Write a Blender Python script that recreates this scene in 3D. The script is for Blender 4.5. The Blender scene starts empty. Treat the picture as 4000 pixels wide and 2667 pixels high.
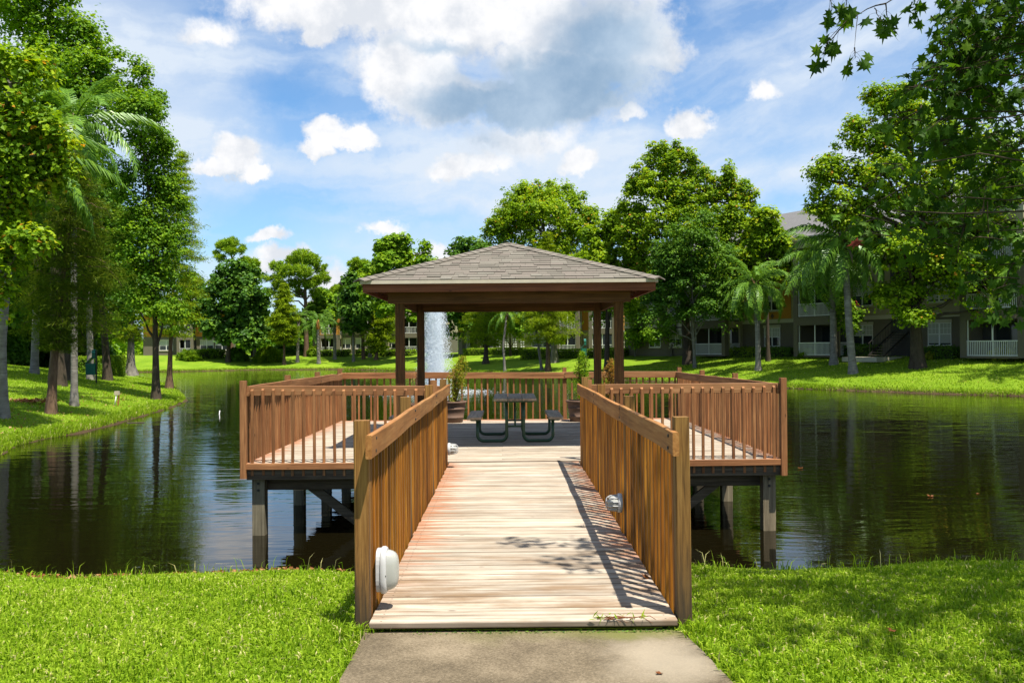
import bpy, math, random
import numpy as np
from mathutils import Vector, Matrix

R = math.radians
scene = bpy.context.scene
col = scene.collection
rng = np.random.default_rng(7)
random.seed(7)

# ------------------------------------------------------------------ camera, sun, sky, exposure
EYE = 1.63                      # eye height above the deck; the deck top is z = 0
FPX = 3571.0                    # focal length in pixels of the 4000 px wide photograph
YAW, PITCH, ROLL = R(0.305), R(0.342), 0.0082
_f = Vector((math.sin(YAW) * math.cos(PITCH), math.cos(YAW) * math.cos(PITCH), math.sin(PITCH)))
_r0 = Vector((math.cos(YAW), -math.sin(YAW), 0))
_u0 = _r0.cross(_f)
CR = _r0 * math.cos(ROLL) - _u0 * math.sin(ROLL)
CU = _u0 * math.cos(ROLL) + _r0 * math.sin(ROLL)
CF = _f
cam = bpy.data.cameras.new("camera")
camo = bpy.data.objects.new("camera", cam)
col.objects.link(camo)
cam.sensor_width = 36.0
cam.lens = FPX / 4000 * 36
cam.clip_start, cam.clip_end = 0.05, 6000
camo.matrix_world = Matrix(((CR.x, CU.x, -CF.x, 0), (CR.y, CU.y, -CF.y, 0), (CR.z, CU.z, -CF.z, EYE), (0, 0, 0, 1)))
scene.camera = camo

SUN_DIR = Vector((0.245, -0.31, 1.0)).normalized()       # towards the sun
sun = bpy.data.lights.new("sun", 'SUN')
sun.energy, sun.angle, sun.color = 5.0, R(0.53), (1.0, 0.945, 0.85)
suno = bpy.data.objects.new("sun", sun)
col.objects.link(suno)
suno.rotation_euler = SUN_DIR.to_track_quat('Z', 'Y').to_euler()
suno.location = (0, 0, 60)

vs = scene.view_settings
vs.view_transform, vs.look, vs.exposure, vs.gamma = 'Standard', 'None', 1.0, 1.0
vs.use_curve_mapping = False
SKY_STRENGTH = 0.073


class NT:
    """Short hand for building node trees."""
    def __init__(self, tree):
        self.t = tree; self.n = tree.nodes; self.l = tree.links
    def node(self, typ, **kw):
        nd = self.n.new(typ)
        for k, v in kw.items(): setattr(nd, k, v)
        return nd
    def put(self, sock, v):
        if v is None: return
        if isinstance(v, bpy.types.NodeSocket): self.l.new(v, sock)
        else: sock.default_value = v
    def m(self, op, a=None, b=None, c=None, clamp=False):
        nd = self.node('ShaderNodeMath', operation=op, use_clamp=clamp)
        for i, v in enumerate((a, b, c)): self.put(nd.inputs[i], v)
        return nd.outputs[0]
    def vm(self, op, a=None, b=None, s=None):
        nd = self.node('ShaderNodeVectorMath', operation=op)
        self.put(nd.inputs[0], a)
        if b is not None: self.put(nd.inputs[1], b)
        if s is not None: self.put(nd.inputs['Scale'], s)
        return nd.outputs['Value'] if op in ('LENGTH', 'DOT_PRODUCT', 'DISTANCE') else nd.outputs[0]
    def noise(self, vec, scale=1.0, detail=4.0, rough=0.55, dist=0.0, color=False):
        nd = self.node('ShaderNodeTexNoise')
        self.put(nd.inputs['Vector'], vec); nd.inputs['Scale'].default_value = scale
        nd.inputs['Detail'].default_value = detail; nd.inputs['Roughness'].default_value = rough
        nd.inputs['Distortion'].default_value = dist
        return nd.outputs['Color'] if color else nd.outputs[0]
    def ramp(self, fac, stops, interp='LINEAR'):
        nd = self.node('ShaderNodeValToRGB'); cr = nd.color_ramp; cr.interpolation = interp
        while len(cr.elements) < len(stops): cr.elements.new(0.5)
        for e, (p, c) in zip(cr.elements, stops):
            e.position = p; e.color = (*c, 1) if len(c) == 3 else c
        self.put(nd.inputs[0], fac)
        return nd.outputs[0]
    def step(self, v, a, b):
        nd = self.node('ShaderNodeMapRange', interpolation_type='SMOOTHSTEP')
        self.put(nd.inputs[0], v); self.put(nd.inputs[1], a); self.put(nd.inputs[2], b)
        return nd.outputs[0]
    def mix(self, fac, a, b, typ='MIX'):
        nd = self.node('ShaderNodeMix', data_type='RGBA', blend_type=typ)
        self.put(nd.inputs[0], fac)
        for s, v in ((nd.inputs[6], a), (nd.inputs[7], b)):
            if not isinstance(v, bpy.types.NodeSocket): v = (*v, 1) if len(v) == 3 else v
            self.put(s, v)
        return nd.outputs[2]
    def sep(self, v):
        nd = self.node('ShaderNodeSeparateXYZ'); self.put(nd.inputs[0], v); return nd.outputs
    def comb(self, x=0.0, y=0.0, z=0.0):
        nd = self.node('ShaderNodeCombineXYZ')
        for i, v in enumerate((x, y, z)): self.put(nd.inputs[i], v)
        return nd.outputs[0]


def pix_dir(px, py):
    """World direction of a pixel of the 4000 x 2667 photograph."""
    return (CF * FPX + CR * (px - 2000.0) + CU * (1333.5 - py)).normalized()


def azel(px, py):
    d = pix_dir(px, py)
    return math.atan2(d.x, d.y), math.asin(d.z)


# ---- world: physical sky with a layer of cumulus and thin cirrus, laid out by direction
world = bpy.data.worlds.new("World")
scene.world = world
world.use_nodes = True
world.node_tree.nodes.clear()
w = NT(world.node_tree)
sky = w.node('ShaderNodeTexSky', sky_type='NISHITA')
sky.sun_disc = False
sky.sun_elevation = math.asin(SUN_DIR.z)
sky.sun_rotation = math.atan2(SUN_DIR.x, SUN_DIR.y)
sky.air_density, sky.dust_density, sky.ozone_density = 1.0, 0.35, 2.6
D = w.node('ShaderNodeTexCoord').outputs['Generated']
dx, dy, dz = w.sep(D)[:3]
az = w.m('ARCTAN2', dx, dy)
el = w.m('ARCSINE', dz)
ang = w.comb(az, el, 0.0)
warp = w.vm('SUBTRACT', w.noise(D, 7.0, 7, 0.58, color=True), (0.5, 0.5, 0.5))
warp2 = w.vm('SUBTRACT', w.noise(D, 24.0, 6, 0.6, color=True), (0.5, 0.5, 0.5))
warp3 = w.vm('SUBTRACT', w.noise(D, 75.0, 5, 0.6, color=True), (0.5, 0.5, 0.5))
angw = w.vm('ADD', ang, w.vm('ADD', w.vm('SCALE', warp, s=0.075), w.vm('ADD', w.vm('SCALE', warp2, s=0.028), w.vm('SCALE', warp3, s=0.013))))


def blobs(specs, vec):
    """Union of soft ellipses given as photograph pixels (x, y, rx, ry, weight)."""
    out = None
    for (px, py, rx, ry, wt) in specs:
        a, e = azel(px, py)
        d = w.vm('MULTIPLY', w.vm('SUBTRACT', vec, (a, e, 0)), (FPX / rx, FPX / ry, 0))
        d = w.vm('MAXIMUM', d, w.vm('MULTIPLY', d, (-1, -1 if rx > 240 else -1.7, -1)))     # flat bases
        g = w.m('MULTIPLY', w.m('SUBTRACT', 1.0, w.vm('LENGTH', d)), wt)
        out = g if out is None else w.m('MAXIMUM', out, g)
    return out


CUMULUS = [  # bright heaps of the big cloud, then the separate puffs
    (1600, 300, 260, 190, 1), (1350, 40, 520, 160, 1), (1850, 60, 520, 220, 1), (1750, 410, 330, 130, 1),
    (2250, 200, 500, 360, 1), (2560, 230, 190, 160, 1), (2080, 400, 560, 140, 1), (1230, 150, 120, 95, .9),
    (910, 620, 110, 90, 1), (860, 680, 150, 50, 1), (980, 680, 90, 40, 1), (1290, 530, 130, 75, 1), (1400, 560, 120, 60, 1), (1240, 590, 110, 50, .9),
    (2390, 420, 90, 70, .9), (2470, 480, 80, 60, .8), (2700, 510, 95, 90, 1), (1760, 690, 130, 80, .9), (1880, 660, 150, 70, .8),
    (2270, 660, 80, 75, .9), (1080, 920, 110, 40, .8), (1500, 890, 100, 40, .7), (1300, 1130, 130, 150, 1),
    (1120, 1000, 170, 60, .7), (2000, 560, 330, 90, .5), (820, 150, 130, 70, .55), (1700, 1000, 140, 50, .7),
    (1050, 1060, 90, 90, .7), (2980, 390, 70, 50, .5)]
SHADE = [(2200, 350, 620, 210, 1), (2000, 430, 560, 130, 1.1), (2350, 180, 420, 260, .8), (1700, 195, 300, 45, .5), (1900, 560, 300, 120, .45),
         (900, 715, 130, 30, .5), (1300, 620, 120, 28, .4), (2350, 200, 220, 210, .8)]
cf = blobs(CUMULUS, angw)
nz = w.m('SUBTRACT', w.noise(D, 10.0, 9, 0.62), 0.5)
nz2 = w.m('SUBTRACT', w.noise(D, 42.0, 7, 0.62), 0.5)
cum = w.step(w.m('ADD', cf, w.m('ADD', w.m('MULTIPLY', nz, 0.75), w.m('MULTIPLY', nz2, 0.75))), 0.0, 0.42)
# cumulus field of the rest of the sky, away from the part in view
plan = w.vm('MULTIPLY', w.comb(w.m('DIVIDE', dx, w.m('MAXIMUM', dz, 0.04)), w.m('DIVIDE', dy, w.m('MAXIMUM', dz, 0.04)), 0.0), (1, 1, 0))
rest = w.step(w.noise(plan, 0.55, 7, 0.6), 0.52, 0.66)
inview = w.step(w.vm('LENGTH', w.vm('MULTIPLY', w.vm('SUBTRACT', ang, (0, 0.16, 0)), (1.5, 2.2, 0))), 0.75, 1.1)
cum = w.m('MAXIMUM', cum, w.m('MULTIPLY', rest, inview))
shade = w.step(w.m('ADD', blobs(SHADE, angw), w.m('ADD', w.m('MULTIPLY', nz, 0.35), w.m('MULTIPLY', nz2, 0.25))), 0.0, 0.62)
# streaks of cirrus that rise to the right, and a general thin veil
c1 = w.m('ADD', w.m('MULTIPLY', az, 0.42), 0.0)
stre = w.comb(w.m('MULTIPLY', w.m('ADD', az, w.m('MULTIPLY', el, 0.45)), 2.2), w.m('MULTIPLY', w.m('SUBTRACT', el, c1), 17.0), 0.0)
stre_n = w.noise(w.vm('ADD', stre, w.vm('SCALE', warp, s=1.1)), 1.0, 6, 0.55)
flat = w.comb(w.m('MULTIPLY', az, 3.0), w.m('MULTIPLY', el, 22.0), 4.0)
flat_n = w.noise(w.vm('ADD', flat, w.vm('SCALE', warp, s=1.5)), 1.0, 6, 0.55)
right = w.step(az, 0.05, 0.28)
ci = w.m('ADD', w.m('MULTIPLY', w.step(stre_n, 0.30, 0.72), w.m('ADD', w.m('MULTIPLY', right, 0.62), 0.12)),
         w.m('MULTIPLY', w.step(flat_n, 0.36, 0.72), w.m('SUBTRACT', 0.62, w.m('MULTIPLY', right, 0.35))))
veil = blobs([(250, 200, 900, 620, .9), (700, 500, 560, 420, .75), (2300, 720, 1000, 330, .85), (1900, 700, 800, 330, .8), (1500, 950, 900, 260, .6), (3300, 500, 800, 600, .45)], angw)
ci = w.m('ADD', ci, w.m('MULTIPLY', w.step(veil, 0.0, 0.8), 0.72), clamp=True)
ci = w.m('MAXIMUM', w.m('MULTIPLY', ci, 0.95), 0.15)
hor = w.m('MULTIPLY', w.step(el, 0.16, -0.02), 0.45)
ci = w.m('MAXIMUM', ci, hor)
deep = w.step(blobs([(1110, 380, 230, 130, 1), (2650, 90, 190, 150, 1), (900, 60, 200, 60, .7), (1060, 900, 500, 120, .5)], angw), 0.0, 0.8)
ci = w.m('MULTIPLY', ci, w.m('SUBTRACT', 1.0, w.m('MULTIPLY', deep, 0.85)))
bg1 = w.node('ShaderNodeBackground'); w.put(bg1.inputs[0], w.mix(1.0, sky.outputs[0], (0.70, 1.0, 1.20), 'MULTIPLY')); bg1.inputs[1].default_value = SKY_STRENGTH
bg2 = w.node('ShaderNodeBackground'); bg2.inputs[0].default_value = (0.62, 0.695, 0.79, 1)
bg3 = w.node('ShaderNodeBackground')
puff = w.noise(D, 20.0, 6, 0.6)
lit = w.mix(w.step(puff, 0.35, 0.62), (0.60, 0.63, 0.68), (0.80, 0.80, 0.81))
w.put(bg3.inputs[0], w.mix(w.m('MULTIPLY', shade, 0.94), lit, w.mix(w.step(nz, -0.25, 0.25), (0.20, 0.32, 0.47), (0.40, 0.515, 0.645))))
bg2.inputs[1].default_value = 0.62; bg3.inputs[1].default_value = 0.64
ms1 = w.node('ShaderNodeMixShader'); ms2 = w.node('ShaderNodeMixShader')
w.put(ms1.inputs[0], ci); w.l.new(bg1.outputs[0], ms1.inputs[1]); w.l.new(bg2.outputs[0], ms1.inputs[2])
w.put(ms2.inputs[0], cum); w.l.new(ms1.outputs[0], ms2.inputs[1]); w.l.new(bg3.outputs[0], ms2.inputs[2])
wo = w.node('ShaderNodeOutputWorld'); w.l.new(ms2.outputs[0], wo.inputs[0])
world.cycles.sampling_method = 'MANUAL'; world.cycles.sample_map_resolution = 512

# ------------------------------------------------------------------ mesh and object helpers


def mesh_np(name, verts, faces, mats, rnd=None, smooth=False, mat_idx=None):
    """verts (n,3); faces (m,k) int array or list of such arrays with different k."""
    me = bpy.data.meshes.new(name)
    fl = faces if isinstance(faces, list) else [faces]
    fl = [np.asarray(f, dtype=np.int32) for f in fl if len(f)]
    verts = np.asarray(verts, dtype=np.float32)
    loops = np.concatenate([f.ravel() for f in fl])
    tot = np.concatenate([np.full(len(f), f.shape[1], dtype=np.int32) for f in fl])
    start = np.concatenate([[0], np.cumsum(tot)[:-1]]).astype(np.int32)
    me.vertices.add(len(verts)); me.loops.add(len(loops)); me.polygons.add(len(tot))
    me.vertices.foreach_set('co', verts.ravel())
    me.loops.foreach_set('vertex_index', loops)
    me.polygons.foreach_set('loop_start', start)
    me.polygons.foreach_set('use_smooth', np.full(len(tot), smooth))
    for m in (mats if isinstance(mats, (list, tuple)) else [mats]): me.materials.append(m)
    if mat_idx is not None: me.polygons.foreach_set('material_index', np.asarray(mat_idx, dtype=np.int32))
    if rnd is not None:
        at = me.attributes.new('rnd', 'FLOAT', 'FACE')
        at.data.foreach_set('value', np.asarray(rnd, dtype=np.float32))
    me.update(calc_edges=True)
    return me


def add(name, me, parent=None, loc=(0, 0, 0), rot=(0, 0, 0)):
    o = bpy.data.objects.new(name, me)
    o.location, o.rotation_euler = loc, rot
    if parent is not None: o.parent = parent
    col.objects.link(o)
    return o


def tag(o, label=None, cat=None, group=None, kind=None):
    if label: o['label'] = label
    if cat: o['category'] = cat
    if group: o['group'] = group
    if kind: o['kind'] = kind
    return o


def thing(name, label, cat, loc=(0, 0, 0), rotz=0.0, group=None):
    o = add(name, None, None, loc, (0, 0, rotz))
    return tag(o, label, cat, group)


class MB:
    """Collects vertices and polygons of one mesh."""
    def __init__(self): self.v = []; self.f = []
    def raw(self, v, f):
        o = len(self.v); self.v += [tuple(p) for p in v]; self.f += [tuple(i + o for i in q) for q in f]
        return self
    def box(self, x0, x1, y0, y1, z0, z1):
        v = [(x0, y0, z0), (x1, y0, z0), (x1, y1, z0), (x0, y1, z0), (x0, y0, z1), (x1, y0, z1), (x1, y1, z1), (x0, y1, z1)]
        return self.raw(v, [(3, 2, 1, 0), (4, 5, 6, 7), (0, 1, 5, 4), (1, 2, 6, 5), (2, 3, 7, 6), (3, 0, 4, 7)])
    def bar(self, a, b, wd, th, up=(0, 0, 1)):
        """Rectangular bar from a to b, wd across (sideways), th along up."""
        a, b = Vector(a), Vector(b); t = (b - a).normalized(); s = t.cross(Vector(up))
        s = s.normalized() if s.length > 1e-6 else Vector((1, 0, 0)); u = s.cross(t)
        v = [p + s * i * wd / 2 + u * j * th / 2 for p in (a, b) for i, j in ((-1, -1), (1, -1), (1, 1), (-1, 1))]
        return self.raw(v, [(0, 1, 2, 3), (7, 6, 5, 4), (0, 4, 5, 1), (1, 5, 6, 2), (2, 6, 7, 3), (3, 7, 4, 0)])
    def tube(self, pts, rad, n=8, cap=True):
        v, f = tube_np(pts, rad, n)
        k = len(pts)
        ff = [tuple(q) for q in f.tolist()]
        if cap: ff += [tuple(range(n))[::-1], tuple(range((k - 1) * n, k * n))]
        return self.raw(v.tolist(), ff)
    def lathe(self, prof, n=16, cx=0, cy=0):
        k = len(prof)
        v = [(cx + r * math.cos(2 * math.pi * i / n), cy + r * math.sin(2 * math.pi * i / n), z) for (r, z) in prof for i in range(n)]
        f = [(j * n + i, j * n + (i + 1) % n, (j + 1) * n + (i + 1) % n, (j + 1) * n + i) for j in range(k - 1) for i in range(n)]
        return self.raw(v, f)
    def mesh(self, name, mats, smooth=False):
        me = bpy.data.meshes.new(name); me.from_pydata(self.v, [], self.f)
        for m in (mats if isinstance(mats, (list, tuple)) else [mats]): me.materials.append(m)
        if smooth: me.polygons.foreach_set('use_smooth', [True] * len(me.polygons))
        me.update(); return me


def tube_np(pts, rad, n=8):
    P = np.asarray([tuple(p) for p in pts], float); k = len(P)
    rad = np.broadcast_to(np.asarray(rad, float), (k,))
    T = np.gradient(P, axis=0); T /= np.linalg.norm(T, axis=1, keepdims=True) + 1e-9
    ref = np.eye(3)[np.argmin(np.abs(T).max(0))]
    S = np.cross(T, ref); S /= np.linalg.norm(S, axis=1, keepdims=True) + 1e-9
    U = np.cross(S, T)
    a = np.arange(n) * 2 * math.pi / n
    V = P[:, None] + rad[:, None, None] * (np.cos(a)[None, :, None] * S[:, None] + np.sin(a)[None, :, None] * U[:, None])
    i = np.arange(n); j = np.arange(k - 1)[:, None] * n
    F = np.stack([j + i, j + (i + 1) % n, j + n + (i + 1) % n, j + n + i], -1).reshape(-1, 4)
    return V.reshape(-1, 3), F


def timber(name, L, wy, wz, mat, ch=0.004, wob=0.0, seed=0, end=0.0):
    """Board along local x, centred, with eased edges; wob bends it, end slopes one end."""
    r = random.Random(seed)
    a, b, c = wy / 2, wz / 2, ch
    sec = [(-a + c, -b), (a - c, -b), (a, -b + c), (a, b - c), (a - c, b), (-a + c, b), (-a, b - c), (-a, -b + c)]
    n = 1 if wob == 0 else max(2, int(L / 0.6))
    v, f = [], []
    for i in range(n + 1):
        x = -L / 2 + L * i / n
        oy, oz = (r.gauss(0, wob), r.gauss(0, wob)) if wob and 0 < i < n else (0, 0)
        for (y, z) in sec: v.append((x - (end * (y / a) if i == n else 0), y + oy, z + oz))
    for i in range(n):
        for k in range(8): f.append((i * 8 + k, i * 8 + (k + 1) % 8, i * 8 + 8 + (k + 1) % 8, i * 8 + 8 + k))
    f.append(tuple(range(8))[::-1]); f.append(tuple(range(n * 8, n * 8 + 8)))
    return MB().raw(v, f).mesh(name, mat)


# ------------------------------------------------------------------ materials


def new_mat(name):
    m = bpy.data.materials.new(name); m.use_nodes = True
    t = NT(m.node_tree); b = m.node_tree.nodes['Principled BSDF']
    return m, t, b


def obj_rand(t):
    return t.node('ShaderNodeObjectInfo').outputs['Random']


def plain(name, colr, rough=0.6, var=0.12, scale=8.0, metal=0.0, bump=0.0, spec=0.4):
    m, t, b = new_mat(name)
    c = t.node('ShaderNodeTexCoord').outputs['Object']
    n = t.noise(c, scale, 5, 0.6)
    k = t.m('ADD', t.m('MULTIPLY', t.m('SUBTRACT', n, 0.5), 2 * var), 1.0)
    t.put(b.inputs['Base Color'], t.vm('SCALE', (*colr,), s=k))
    b.inputs['Roughness'].default_value = rough; b.inputs['Metallic'].default_value = metal
    b.inputs['Specular IOR Level'].default_value = spec
    if bump:
        bn = t.node('ShaderNodeBump'); bn.inputs['Strength'].default_value = bump; bn.inputs['Distance'].default_value = 0.01
        t.put(bn.inputs['Height'], t.noise(c, scale * 6, 4, 0.6)); t.l.new(bn.outputs[0], b.inputs['Normal'])
    return m


def wood(name, dark, mid, light, axis='x', rough=0.72, grain=1.0, tint=0.25, bump=0.35, base_dirt=None, deck=False, across=None):
    """Stained or weathered timber, grain along the given local axis; every object gets its own figure and tone."""
    m, t, b = new_mat(name)
    co = t.node('ShaderNodeTexCoord').outputs['Object']
    rd = obj_rand(t)
    off = t.comb(t.m('MULTIPLY', rd, 37.0), t.m('MULTIPLY', rd, 91.0), t.m('MULTIPLY', rd, 53.0))
    sc = {'x': (1.0, 26, 26), 'y': (26, 1.0, 26), 'z': (26, 26, 1.0)}[axis]
    v = t.vm('ADD', t.vm('MULTIPLY', co, tuple(s * grain for s in sc)), off)
    g = t.noise(v, 1.0, 7, 0.62, 0.8)
    fine = t.noise(t.vm('MULTIPLY', v, (4, 4, 4)), 1.0, 4, 0.6)
    fac = t.m('ADD', t.m('MULTIPLY', g, 0.75), t.m('MULTIPLY', fine, 0.25))
    c = t.ramp(fac, [(0.34, dark), (0.49, mid), (0.64, light)])
    blot = t.noise(t.vm('ADD', t.vm('MULTIPLY', co, (2.2, 2.2, 2.2)), off), 1.0, 4, 0.6)
    tone = t.m('ADD', t.m('MULTIPLY', t.m('SUBTRACT', rd, 0.5), 2 * tint), t.m('ADD', 0.62, t.m('MULTIPLY', blot, 0.76)))
    c = t.mix(1.0, c, t.comb(tone, tone, tone), 'MULTIPLY')
    hue = t.m('FRACT', t.m('MULTIPLY', rd, 7.13))
    if not deck:
        c = t.mix(t.m('MULTIPLY', hue, 0.35), c, t.mix(1.0, c, (1.18, 0.84, 0.72), 'MULTIPLY'))
    # knots
    kv = t.node('ShaderNodeTexVoronoi'); t.put(kv.inputs['Vector'], t.vm('ADD', t.vm('MULTIPLY', co, tuple(2.4 if s < 2 else 6.0 for s in sc)), off)); kv.inputs['Scale'].default_value = 1.0
    c = t.mix(t.m('MULTIPLY', t.step(kv.outputs['Distance'], 0.085, 0.03), 0.75), c, tuple(0.35 * k for k in dark))
    geo = t.node('ShaderNodeNewGeometry').outputs['Position']
    if deck:
        px, py, pz = t.sep(geo)[:3]
        e1 = t.m('MINIMUM', t.m('ADD', px, 0.84), t.m('MULTIPLY', t.m('SUBTRACT', 1.01, px), 1.25))
        e2 = t.m('MINIMUM', t.m('MINIMUM', t.m('ADD', px, 3.75), t.m('SUBTRACT', 3.9, px)), t.m('SUBTRACT', 20.5, py))
        onp = t.step(py, 13.0, 13.1)
        e = t.m('ADD', t.m('MULTIPLY', e1, t.m('SUBTRACT', 1.0, onp)), t.m('MULTIPLY', t.m('MULTIPLY', e2, 1.1), onp))
        streak = t.noise(t.vm('ADD', t.vm('MULTIPLY', geo, (2.0, 16, 1)), off), 1.0, 6, 0.62)
        nearfade = t.step(py, 5.6, 8.0)
        st = t.step(t.m('ADD', e, t.m('MULTIPLY', t.m('SUBTRACT', streak, 0.5), 1.7)), 0.36, -0.08)
        c = t.mix(t.m('MULTIPLY', st, t.m('ADD', 0.12, t.m('MULTIPLY', nearfade, 0.75))), c, (0.30, 0.105, 0.040))
        old = t.m('MULTIPLY', t.step(t.noise(t.vm('MULTIPLY', geo, (1.1, 3.5, 1)), 1.0, 5, 0.65), 0.43, 0.68), t.m('SUBTRACT', 1.0, t.m('MULTIPLY', nearfade, 0.6)))
        c = t.mix(t.m('MULTIPLY', old, 0.85), c, (0.185, 0.112, 0.055))
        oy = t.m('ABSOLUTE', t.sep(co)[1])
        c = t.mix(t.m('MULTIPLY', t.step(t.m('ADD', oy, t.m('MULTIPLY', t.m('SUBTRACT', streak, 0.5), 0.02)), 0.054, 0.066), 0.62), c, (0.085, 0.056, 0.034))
        ox = t.m('ABSOLUTE', t.sep(co)[0])
        nl = t.m('ABSOLUTE', t.m('SUBTRACT', ox, 0.85))
        nail = t.m('MULTIPLY', t.step(nl, 0.0065, 0.004), t.step(t.m('ABSOLUTE', t.m('SUBTRACT', oy, 0.036)), 0.0065, 0.004))
        c = t.mix(t.m('MULTIPLY', nail, 0.85), c, (0.03, 0.022, 0.016))
        crack = t.step(t.noise(t.vm('ADD', t.vm('MULTIPLY', geo, (1.3, 60, 1)), off), 1.0, 3, 0.5), 0.655, 0.70)
        c = t.mix(t.m('MULTIPLY', crack, 0.65), c, (0.11, 0.075, 0.05))
    if base_dirt:
        pz = t.sep(geo)[2]
        k = t.step(t.m('ADD', pz, t.m('MULTIPLY', t.m('SUBTRACT', g, 0.5), 0.7)), base_dirt[1], base_dirt[0])
        c = t.mix(t.m('MULTIPLY', k, 0.85), c, (0.035, 0.028, 0.018))
    t.put(b.inputs['Base Color'], c)
    b.inputs['Roughness'].default_value = rough; b.inputs['Specular IOR Level'].default_value = 0.25
    bn = t.node('ShaderNodeBump'); bn.inputs['Strength'].default_value = bump; bn.inputs['Distance'].default_value = 0.004
    t.put(bn.inputs['Height'], fac); t.l.new(bn.outputs[0], b.inputs['Normal'])
    return m


M = {}
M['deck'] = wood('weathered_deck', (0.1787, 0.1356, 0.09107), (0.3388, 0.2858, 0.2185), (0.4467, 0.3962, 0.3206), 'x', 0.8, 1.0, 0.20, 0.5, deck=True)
M['baluster'] = wood('amber_stained_baluster', (0.06977, 0.02239, 0.001699), (0.1765, 0.06558, 0.004418), (0.3037, 0.1319, 0.01224), 'x', 0.6, 1.0, 0.42)
M['baluster2'] = wood('red_brown_baluster', (0.1142, 0.04385, 0.0144), (0.2156, 0.09278, 0.03272), (0.3213, 0.1602, 0.06412), 'x', 0.65, 1.0, 0.25)
M['rail'] = wood('handrail_wood', (0.1577, 0.06443, 0.01573), (0.2738, 0.1239, 0.03354), (0.3651, 0.1942, 0.0655), 'x', 0.65, 0.8, 0.12)
M['rail2'] = wood('red_brown_handrail', (0.131, 0.05567, 0.02028), (0.2325, 0.1063, 0.04056), (0.3381, 0.1729, 0.07329), 'x', 0.65, 0.8, 0.12)
M['post'] = wood('post_wood', (0.0722, 0.03509, 0.008393), (0.1786, 0.09358, 0.02307), (0.2736, 0.1599, 0.04615), 'x', 0.72, 2.0, 0.10, 0.6, base_dirt=(-0.05, 0.50))
M['post2'] = wood('red_brown_post', (0.1057, 0.04554, 0.01635), (0.2114, 0.09699, 0.036), (0.3043, 0.1561, 0.06216), 'x', 0.7, 2.0, 0.12, 0.5)
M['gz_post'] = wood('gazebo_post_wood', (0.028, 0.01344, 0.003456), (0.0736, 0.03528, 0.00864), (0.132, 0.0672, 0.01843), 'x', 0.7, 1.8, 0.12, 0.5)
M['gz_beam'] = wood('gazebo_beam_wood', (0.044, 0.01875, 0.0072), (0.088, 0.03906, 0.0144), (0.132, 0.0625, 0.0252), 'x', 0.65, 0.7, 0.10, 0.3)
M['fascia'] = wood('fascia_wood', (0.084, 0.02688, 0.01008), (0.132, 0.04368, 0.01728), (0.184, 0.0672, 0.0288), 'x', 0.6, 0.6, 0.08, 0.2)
M['bare'] = wood('grey_bare_timber', (0.04216, 0.03298, 0.02108), (0.08432, 0.07068, 0.04848), (0.1389, 0.1225, 0.08643), 'x', 0.85, 0.9, 0.20, 0.5)
M['piling'] = wood('piling_timber', (0.06448, 0.05473, 0.03483), (0.1451, 0.129, 0.08342), (0.2418, 0.2189, 0.1451), 'z', 0.8, 0.9, 0.15, 0.6)
M['table'] = wood('grey_table_plank', (0.1539, 0.1197, 0.08126), (0.2975, 0.2317, 0.1593), (0.4514, 0.3572, 0.2437), 'y', 0.55, 0.8, 0.10, 0.25)
M['green_metal'] = plain('dark_green_metal', (0.018, 0.055, 0.018), 0.35, 0.1, 5, 0.0, spec=0.5)
M['drip'] = plain('drip_edge_metal', (0.44, 0.3872, 0.2992), 0.6, 0.2, 6, 0.0)
M['white'] = plain('white_plastic', (0.4356, 0.4356, 0.429), 0.35, 0.04, 10)
M['lens'] = plain('milky_lens', (0.3296, 0.3331, 0.3015), 0.22, 0.05, 10)
M['white_paint'] = plain('white_paint', (0.6084, 0.6006, 0.5616), 0.5, 0.05, 3)
M['steel'] = plain('dark_steel', (0.05, 0.048, 0.044), 0.4, 0.1, 6, 0.6)
M['clay'] = plain('brown_clay', (0.128, 0.0736, 0.0464), 0.7, 0.25, 7, bump=0.2)
M['soil'] = plain('soil', (0.05, 0.032, 0.02), 0.95, 0.3, 20, bump=0.5)
M['nail'] = plain('nail_hole', (0.02, 0.013, 0.01), 0.6)


def shingle_mat():
    m, t, b = new_mat('asphalt_shingle')
    rd = obj_rand(t)
    co = t.node('ShaderNodeNewGeometry').outputs['Position']
    n = t.noise(co, 160.0, 3, 0.7); n2 = t.noise(co, 1.3, 4, 0.6)
    c = t.ramp(rd, [(0.0, (0.115, 0.104, 0.083)), (0.35, (0.140, 0.124, 0.100)), (0.7, (0.152, 0.129, 0.107)), (1.0, (0.162, 0.149, 0.120))])
    k = t.m('ADD', 0.45, t.m('ADD', t.m('MULTIPLY', n, 0.75), t.m('MULTIPLY', n2, 0.35)))
    t.put(b.inputs['Base Color'], t.vm('SCALE', c, s=k)); b.inputs['Roughness'].default_value = 0.9
    b.inputs['Specular IOR Level'].default_value = 0.2
    bn = t.node('ShaderNodeBump'); bn.inputs['Strength'].default_value = 0.3; bn.inputs['Distance'].default_value = 0.003
    t.put(bn.inputs['Height'], n); t.l.new(bn.outputs[0], b.inputs['Normal'])
    return m


M['shingle'] = shingle_mat()
M['shingle_edge'] = plain('shingle_cut_edge', (0.022, 0.020, 0.018), 0.95, 0.2, 20)  # dark asphalt edge, its near black also draws the shadow lines of the tabs


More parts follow.
